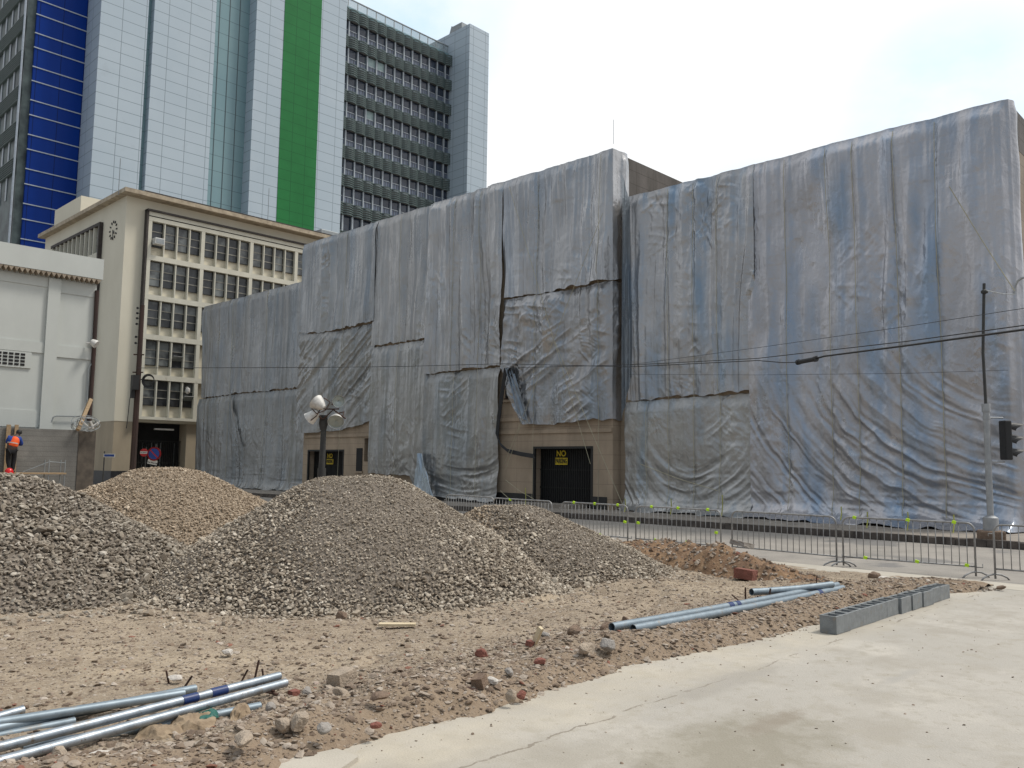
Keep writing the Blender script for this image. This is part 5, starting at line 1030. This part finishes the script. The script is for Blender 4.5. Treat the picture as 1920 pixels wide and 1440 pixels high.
gt.build('gate', [M['frame_black'], M['void'], M['steel_grey']], cb_)
mb = MB(); mb.box(28.1, 29.6, YC+.2, YC+.45, 4.3, 4.42); mb.build('canopy_light', M['lamp_white'], cb_)
# projecting frame and the window grid
SP = 3.12; Z5 = 5.05; bayw = 4.45; bays = [26.75, 31.1, 35.45, 39.8]
g = MB()
zr = [Z5+SP*i for i in range(6)]      # floor lines (underside of each spandrel row)
for i in range(6):
    z = zr[i]; g.box(26.45, 44, YC-.45, YC-.003, z-.02 if i else z-.0, z+.38 if i else z+.22)
g.box(26.45, 44, YC-.45, YC-.003, 20.95, 21.35)
for i in range(5):
    z0 = zr[i]+(.38 if i else .22)+.001; z1 = zr[i+1]-.021 if i < 4 else 20.949
    for j, bx0 in enumerate(bays):
        g.box(bx0-.30, bx0+.0, YC-.44, YC-.003, z0, z1)
        for k in range(1, 4): g.box(bx0+k*1.035-.045, bx0+k*1.035+.045, YC-.40, YC-.003, z0, z1)
g.build('facade_grid', M['cream_trim'], cb_)
g = MB(); g.box(26.30, 26.445, YC-.5, YC-.003, 4.95, 21.45); g.box(26.3, 44, YC-.62, YC-.003, 21.36, 21.5); g.build('dark_surround', M['dark_trim'], cb_)
def win(open_=False, dark=False):
    mb = MB(); w_, h_ = .90, 1.95
    mb.box(0, w_, .0, .02, 0, h_, 1)
    ks = [.0, .62, 1.25, 1.95]
    for i, z in enumerate(ks): mb.box(.0, w_, -.04, -.001, max(0, z-.035), min(h_, z+.035) if i else .05, 0 if i in (1, 2) else 3)
    for x in (0, w_-.05): mb.box(x, x+.05, -.035, -.0015, .051, h_-.036, 3)
    mb.box(.05, w_-.05, -.012, -.002, 1.29, 1.91, 2 if not dark else 1)
    if open_: mb.obox((w_/2, -.22, .72), (w_-.12, .02, .55), Matrix.Rotation(.9, 3, 'X'), 2)
    me = bpy.data.meshes.new('window'); me.from_pydata(mb.v, [], mb.f); 
    for m in ('win_frame', 'win_dark', 'win_grey', 'frame_black'): me.materials.append(M[m])
    me.polygons.foreach_set('material_index', mb.m); return me
def win2():   # all three panes with grey blinds
    mb = MB(); w_, h_ = .90, 1.95; mb.box(0, w_, .0, .02, 0, h_, 1)
    for i, z in enumerate([.0, .62, 1.25, 1.95]): mb.box(.0, w_, -.04, -.001, max(0, z-.035), min(h_, z+.035) if i else .05, 0 if i in (1, 2) else 3)
    for x in (0, w_-.05): mb.box(x, x+.05, -.035, -.0015, .051, h_-.036, 3)
    for a, b in ((.06, .58), (.66, 1.21), (1.29, 1.91)): mb.box(.06, w_-.06, -.012, -.002, a, b, 2)
    me = bpy.data.meshes.new('window'); me.from_pydata(mb.v, [], mb.f)
    for m in ('win_frame', 'win_dark', 'win_grey', 'frame_black'): me.materials.append(M[m])
    me.polygons.foreach_set('material_index', mb.m); return me
WM = [win(), win2(), win(dark=True), win2(), win(), win2()]; WO = win(open_=True)
rw = random.Random(4)
for i in range(5):
    for j, bx0 in enumerate(bays):
        if i < 2 and j > 0: continue
        if i == 2 and j > 1: continue
        for k in range(4):
            if bx0+k*1.035 > 43: continue
            me_ = WO if (i, j, k) in ((1, 0, 2), (0, 0, 3)) else WM[rw.randrange(6)]
            o = bpy.data.objects.new('window', me_); COL.objects.link(o); o.parent = cb_; o.location = Vector((bx0+k*1.035+.06, YC-.10, zr[i]+1.10))-Vector(cb_.location)
            if me_ is WO: o['label'] = 'window with its lower pane swung open'
# roof eave, penthouse, left face openings
mb = MB(); mb.box(XC-.5, 44, YC-1.0, 85.2, ZE+.0, ZE+.12); mb.box(XC-.5, 44, YC-1.05, YC-1.001, ZE+.02, ZE+.34); mb.box(XC-.55, XC-.501, YC-1.05, 85.2, ZE+.02, ZE+.34); mb.build('roof_eave', M['eave'], cb_)
mb = MB(); mb.box(26, 43.5, YC-.5, YC-.45, ZE+.35, ZE+.62); mb.build('roof_flashing', M['dark_trim'], cb_)
mb = MB(); mb.box(XC+.1, XC+4.5, 76.4, 83, ZE+.121, ZE+2.3); mb.build('penthouse', M['cream'], cb_)
y0, y1 = 70.8, 82.0; zt_ = 20.8
g = MB(); g.box(XC-.30, XC-.003, y0-.25, y0-.001, 4.9, zt_+.25); g.box(XC-.3, XC-.003, y0, y1+.2, zt_, zt_+.25); g.build('dark_surround', M['dark_trim'], cb_)
g = MB(); 
for k in range(12): g.box(XC-.26, XC-.004, y0+k*1.0+.0, y0+k*1.0+.14, 10, zt_-.001)
for z in (11.5, 14.6, 17.7): g.box(XC-.25, XC-.0045, y0+.001, y1, z, z+.9)
g.build('facade_grid', M['cream_trim'], cb_)
for i, z in enumerate((12.4, 15.5, 18.6)):
    for k in range(11):
        mb = MB(); mb.box(XC-.02, XC-.0055, y0+k+.16, y0+k+.98, z+.02, z+2.1); mb.box(XC-.06, XC-.021, y0+k+.16, y0+k+.98, z+.7, z+.78, 1); mb.box(XC-.06, XC-.021, y0+k+.16, y0+k+.98, z+1.35, z+1.42, 1); mb.build('window', [M['win_grey'], M['win_frame']], cb_)
mb = MB(); mb.box(XC+.01, XC+.0, 0, 0, 0, 0); 
ac = MB(); ac.box(26.85, 27.6, YC-.95, YC-.35, 18.75, 19.25); o = ac.build('housing', M['sign_white'], None); 
bpy.data.objects.remove(o)
ace = empty('air_conditioner', (27.2, YC-.6, 18.75), 'white box air conditioner in the top left office window', 'air conditioner'); ac.build('housing', M['sign_white'], ace, bevel=.02)
gq = MB(); gq.box(26.92, 27.53, YC-.965, YC-.952, 18.82, 19.18); gq.build('grille', M['steel_grey'], ace)
ck = onx(213, 432, XC); ce = empty('wall_clock', (XC-.05, ck[1], ck[2]), 'wall clock of bare hour marks on the cream office block', 'clock')
for h in range(12):
    g_ = math.pi*h/6; c = (XC-.04, ck[1]-math.sin(g_)*.68, ck[2]+math.cos(g_)*.68); mb = MB(); mb.obox(c, (.05, .10, .20), Matrix.Rotation(g_, 3, 'X')); mb.build('hour_mark', M['ink'], ce)
for (g_, L_, w_) in ((math.radians(140), .42, .10), (math.radians(178), .6, .06)):
    mb = MB(); mb.obox((XC-.07, ck[1]-math.sin(g_)*L_/2, ck[2]+math.cos(g_)*L_/2), (.03, w_, L_), Matrix.Rotation(g_, 3, 'X')); mb.build('hand', M['ink'], ce)
for (x, y0_, y1_, lb) in ((222, 296, 365, 'thin antenna rod on the corner of the cream block roof'), (502, 352, 415, 'thin antenna rod on the front roof edge of the cream block')):
    a = ony(x, y1_, YC); mb = MB(); mb.tube([a, (a[0], a[1], ony(x, y0_, YC)[2])], .03, 4); one(mb, 'antenna', M['steel_grey'], lb, 'antenna')
q = ony(622, 440, YC+3); mb = MB(); mb.box(q[0]-1.2, q[0]+.8, YC+3, YC+5, ZE+.1, q[2]+.35); one(mb, 'roof_equipment', M['steel_grey'], 'grey box of roof equipment behind the eave of the cream block', 'roof equipment', bevel=.05)
q = ony(352, 733, YC-1.2); cc = empty('security_camera', tuple(q), 'small white dome camera on a bracket on the cream block', 'camera'); mb = MB(); mb.lathe(q, (0, 0, -1), [(-.25, .06), (-.2, .16), (0, .18), (.15, .15), (.24, .05), (.25, .001)], 12); mb.build('dome', M['lamp_white'], cc, smooth=True); mb = MB(); mb.tube([q+np.array([0, 0, .3]), q+np.array([.3, 1., .35])], .04, 5); mb.build('bracket', M['lamp_white'], cc)
# ------------------------------------------------------------------ street signs
def sign_post(px, ytop, D, name, label, cat):
    b = dep(px, 900, D); e = empty(name, (b[0], b[1], -.05), label, cat); z = dep(px, ytop, D)[2]; mb = MB(); mb.tube([(b[0], b[1], -.05), (b[0], b[1], z)], .035, 8); mb.build('post', M['pole_dark'], e); return e, b
nrm = Vector((-F_[0], -F_[1], 0)).normalized(); rt3 = Vector((R0[0], R0[1], 0)); RZ = math.atan2(R0[1], R0[0])
D1 = 44; e, b = sign_post(289, 832, D1, 'no_stopping_sign', 'round blue sign with red rim and slash above a white plate', 'road sign')
c = Vector(dep(289, 851, D1)); mb = MB(); mb.lathe(c+nrm*.02, nrm, [(0, .001), (0, .36)][::-1]+[], 28); mb.lathe(c+nrm*.02, nrm, [(0, .36), (-.02, .36), (-.02, .001)], 28); mb.lathe(c+nrm*.02, nrm, [(0, 0.0005), (0, .36)], 28); d_ = mb.build('disc', M['sign_red'], e)
mb = MB(); mb.lathe(c+nrm*.03, nrm, [(0, .0005), (0, .28)], 28); mb.build('blue_field', M['sign_blue'], d_)
mb = MB(); mb.obox(c+nrm*.036, (.06, .004, .58), Matrix.Rotation(RZ, 3, 'Z') @ Matrix.Rotation(math.radians(-45), 3, 'Y')); mb.build('slash', M['sign_red'], d_)
c2 = Vector(dep(286, 866.5, D1)); mb = MB(); mb.obox(c2+nrm*.01, (.50, .012, .24), Matrix.Rotation(RZ, 3, 'Z') @ Matrix.Rotation(math.radians(10), 3, 'Y')); pl = mb.build('plate', M['sign_white'], e)
text('Tow Away Area', .1, c2+nrm*.02-Vector((0, 0, .03)), (math.pi/2, math.radians(10), RZ), 'ink', 'lettering', pl, .001, .75)
D2 = 47; e, b = sign_post(271, 838, D2, 'no_entry_sign', 'small round red sign with a white lettered bar, left of the blue sign', 'road sign')
c = Vector(dep(270, 848.5, D2)); mb = MB(); mb.lathe(c+nrm*.02, nrm, [(0, .001), (0, .22), (-.02, .22), (-.02, .001)], 24); d_ = mb.build('disc', M['sign_red'], e)
mb = MB(); mb.obox(c+nrm*.03, (.40, .006, .13), Matrix.Rotation(RZ, 3, 'Z')); bb = mb.build('bar', M['sign_white'], d_)
text('NO ENTRY', .085, c+nrm*.036, (math.pi/2, 0, RZ), 'ink', 'lettering', d_, .001, .85)
D3 = 46; e, b = sign_post(193, 846, D3, 'street_name_sign', 'blue and white street name plate on a thin post', 'street sign')
c = Vector(dep(205, 854, D3)); mb = MB(); mb.obox(c, (.62, .02, .19), Matrix.Rotation(RZ, 3, 'Z')); pl = mb.build('plate', M['sign_white'], e); mb = MB(); mb.obox(c+nrm*.013, (.54, .006, .12), Matrix.Rotation(RZ, 3, 'Z')); f2 = mb.build('blue_field', M['sign_blue'], pl)
# ------------------------------------------------------------------ tower
YG = 95.6; YD = 97.6
tw = empty('office_tower', (60, 105, 0), 'tall office tower with white panels, blue and green stripes and louvred windows', 'building')
X_w3r = ony(637, 430, YG)[0]; X_gr = ony(588, 435, YG)[0]; X_gl = ony(517.6, 417, YG)[0]; X_c3 = ony(465, 397, YG)[0]
Y_gl1 = onx(451.7, 397, X_c3)[1]; X_w2r = ony(388, 380, YG)[0]; X_c2 = ony(272, 337, YG)[0]; Y_gl2 = onx(252, 337, X_c2)[1]
X_w1r = ony(241, 333, YG+.8)[0]; X_c1 = ony(168, 360, YG)[0]; Y_bl = onx(143.3, 360, X_c1)[1]; X_bl = ony(39, 460, Y_bl)[0]
ZT = 86
mb = MB()
mb.box(X_c3, X_gl, YG, YG+9, 0, ZT); mb.box(X_gr, X_w3r, YG, YG+9, 0, ZT); mb.box(X_c2, X_w2r, YG, YG+12, 0, ZT); mb.box(X_c1, ony(241, 333, Y_gl2)[0], YG, YG+12, 0, ZT)
mb.build('white_cladding', M['white_panel'], tw)
mb = MB(); mb.box(X_gl+.001, X_gr-.001, YG-.05, YG+9, 0, ZT); mb.build('green_stripe', M['green_panel'], tw)
mb = MB(); mb.box(X_w2r+.001, X_c3-.001, Y_gl1, YG+9, 0, ZT); mb.box(ony(241, 333, Y_gl2)[0]+.001, X_c2-.001, YG+.9, YG+12, 0, ZT); mb.build('glass_strip', M['teal_glass'], tw)
mb = MB()
for x in np.arange(X_w2r+.0, X_c3, (X_c3-X_w2r)/4)[1:]: mb = MB(); mb.box(x-.035, x+.035, Y_gl1-.05, Y_gl1-.002, 0, ZT); mb.build('mullion', M['teal_dark'], tw)
mb = MB(); mb.box(X_bl, X_c1-.001, Y_bl, Y_bl+14, 0, ZT); mb.build('blue_wall', M['blue_panel'], tw)
ys_ = [5, 85, 190, 270, 378, 457, 565, 648, 758, 840, 950, 1035, 1145, 1232, 1343]
zs_ = [ony(76.7-(yy/3)*(37.7/460), yy/3, Y_bl)[2] for yy in ys_]+[72.5, 75.0, 78.4, 80.9]
for z in zs_: mb = MB(); mb.box(X_bl-.1, X_c1-.002, Y_bl-.10, Y_bl-.002, z-.055, z+.05); mb.build('metal_band', M['line_metal'], tw)
# louvred right facade
X0d, X1d = X_w3r, ony(846, 250, YD)[0]
rowb = [ony(653-(y-68)*.0465, y, YD)[2] for y in (68.6, 119, 170, 220, 273, 327, 379)]
sp_ = (rowb[0]-rowb[-1])/6; rowb += [rowb[-1]-sp_*k for k in (1, 2, 3)]; hw = 2.35; ztop = ony(648, 13, YD)[2]
mb = MB(); mb.box(X0d+.001, X1d+4, YD+.35, YD+14, 0, ztop-.3); mb.build('core_wall', M['dark_glass'], tw)
nb = 13; bw_ = (X1d-X0d)/nb
def twin(kind):
    mb = MB(); w_ = bw_; mb.box(0, w_, .25, .30, 0, hw, 1 if kind else 0); mb.box(.05, .22, -.04, .249, 0, hw, 2); mb.box(.3, w_, .10, .15, 1.02, 1.09, 2); mb.box(.3, w_, -.02, .249, -.06, .0, 2)
    for k in (1, 2): mb.box(.3+(w_-.3)*k/3-.02, .3+(w_-.3)*k/3+.02, .17, .249, 0, 1.02, 3)
    mb.box(.3, w_, .2, .24, .05, 1.0, 4)
    me = bpy.data.meshes.new('window'); me.from_pydata(mb.v, [], mb.f)
    for m in ('dark_glass', 'pale_blind', 'mullion', 'pole_dark', 'win_navy'): me.materials.append(M[m])
    me.polygons.foreach_set('material_index', mb.m); return me
mat('win_navy', (.12, .15, .21), (.08, .10, .15), .35)
TW = [twin(0), twin(1)]
for r_i in range(7):
    for k in range(nb):
        me_ = TW[1] if (r_i, k) in ((3, 0), (1, 4), (3, 3), (1, 3)) else TW[0]
        o = bpy.data.objects.new('window', me_); COL.objects.link(o); o.parent = tw; o.location = Vector((X0d+k*bw_+.02, YD, rowb[r_i]))-Vector(tw.location)
mb = MB()
for r_i in range(7, 10):
    for x in np.arange(X0d, X1d, bw_): mb.box(x, x+.25, YD, YD+.3, rowb[r_i], rowb[r_i]+hw)
mb.build('lower_mullions', M['mullion'], tw)
tops = [ztop-.25]+[r-.12 for r in rowb]; bots = [r+hw+.05 for r in rowb]
for i in range(9):
    mb = MB(); a_, b_ = tops[i], bots[i]; n = max(5, int((a_-b_)/.26))
    for s_ in range(n+1):
        z = b_+(a_-b_)*s_/n
        for k in range(nb+1):
            x0 = X0d+.05+k*bw_; x1 = min(x0+bw_, X1d+.9); seg = 4
            for q in range(seg):
                u0, u1 = q/seg, (q+1)/seg; o0, o1 = .35*math.sin(math.pi*u0)**.8, .35*math.sin(math.pi*u1)**.8
                xa, xb = x0+(x1-x0)*u0, x0+(x1-x0)*u1
                mb.quad((xa, YD-.15-o0, z), (xb, YD-.15-o1, z), (xb, YD-.15-o1-.02, z+.15), (xa, YD-.15-o0-.02, z+.15)); mb.quad((xa, YD-.15-o0, z), (xb, YD-.15-o1, z), (xb, YD+.0-o1, z), (xa, YD+.0-o0, z))
    mb.box(X0d+.02, X1d+.2, YD+.02, YD+.20, b_-.02, a_+.1, 1); mb.build('louvre_band', [M['louvre'], M['pole_dark']], tw)
# roof rail with glass
zr0 = ztop-.1; zr1 = ony(842, 83, YD)[2]; mb = MB()
for x in np.arange(X0d+.3, X1d, bw_): mb.box(x-.05, x+.05, YD+.6, YD+.7, zr0, zr1)
mb.box(X0d+.1, X1d+.2, YD+.55, YD+.72, zr1-.08, zr1+.05); mb.box(X0d+.1, X1d+.2, YD+.5, YD+.8, zr0-.4, zr0+.75, 1); mb.build('roof_rail', [M['steel_grey'], M['teal_glass']], tw)
mb = MB(); mb.box(X0d+.1, X1d, YD+.63, YD+.65, zr0+.81, zr1-.1); mb.build('rail_glass', M['rail_glass'], tw)
# end pillar
PXc = ony(881, 44, YG-2.4); xp = PXc[0]; zp = PXc[2]; xpr = ony(917, 62, YG-2.4)[0]; ypl = onx(829, 75, xp)[1]
mb = MB(); mb.box(xp, xpr, YG-2.4, YD+14, 0, zp); mb.build('end_pillar', M['white_panel'], tw)
q = onx(858, 50, xp+.5); mb = MB(); mb.box(xp+.3, xp+1.6, q[1]-1.2, q[1]+1.2, zp, zp+1.2); mb.obox((xp+1, q[1]+2.2, zp+1), (.2, .2, 1.8), Matrix.Rotation(.4, 3, 'X')); one(mb, 'roof_plant', M['steel_grey'], 'small dark plant unit on top of the tower pillar', 'roof plant')
# left louvred side of the tower
XL = X_bl-1.15; mb = MB(); mb.box(XL+.3, X_bl-.05, Y_bl+.6, Y_bl+15, 0, ZT-2); mb.build('side_core', M['side_glass'], tw)
mb = MB(); mb.box(XL+.32, X_bl-.002, Y_bl+.3, Y_bl+.59, 0, ZT-2); mb.build('recess', M['side_glass'], tw)
mb = MB(); mb.tube([(XL+.1, Y_bl+.4, 0), (XL+.1, Y_bl+.4, ZT)], .11, 8); mb.build('corner_mast', M['line_metal'], tw)
for i in range(14):
    zb0 = rowb[6]-8+i*sp_; mb = MB()
    for s_ in range(7): mb.box(XL-.0, XL+.28, Y_bl+.7, Y_bl+15, zb0+hw+.1+s_*.26, zb0+hw+.18+s_*.26)
    mb.build('louvre_band', M['louvre'], tw)
    for k in range(6): mb = MB(); mb.box(XL+.22, XL+.28, Y_bl+.9+k*2.3, Y_bl+1.35+k*2.3, zb0-.1, zb0+hw+.1); mb.build('window_pier', M['mullion'], tw)
for i in range(8):
    z = 30+i*6; mb = MB()
mb = MB()
for y in (16.5, 19.5, 23): mb.box(XL-.2, XL+.1, Y_bl+y, Y_bl+y+.5, 0, ZT)
for i in range(20): mb.box(XL-.2, XL+.0, Y_bl+15.2, Y_bl+24, 8+i*4, 8.35+i*4); mb.box(XL-.15, XL-.02, Y_bl+15.2, Y_bl+24, 9.2+i*4, 9.35+i*4)
mb.build('steel_screen', M['steel_grey'], tw)
# pebbly debris: nothing else
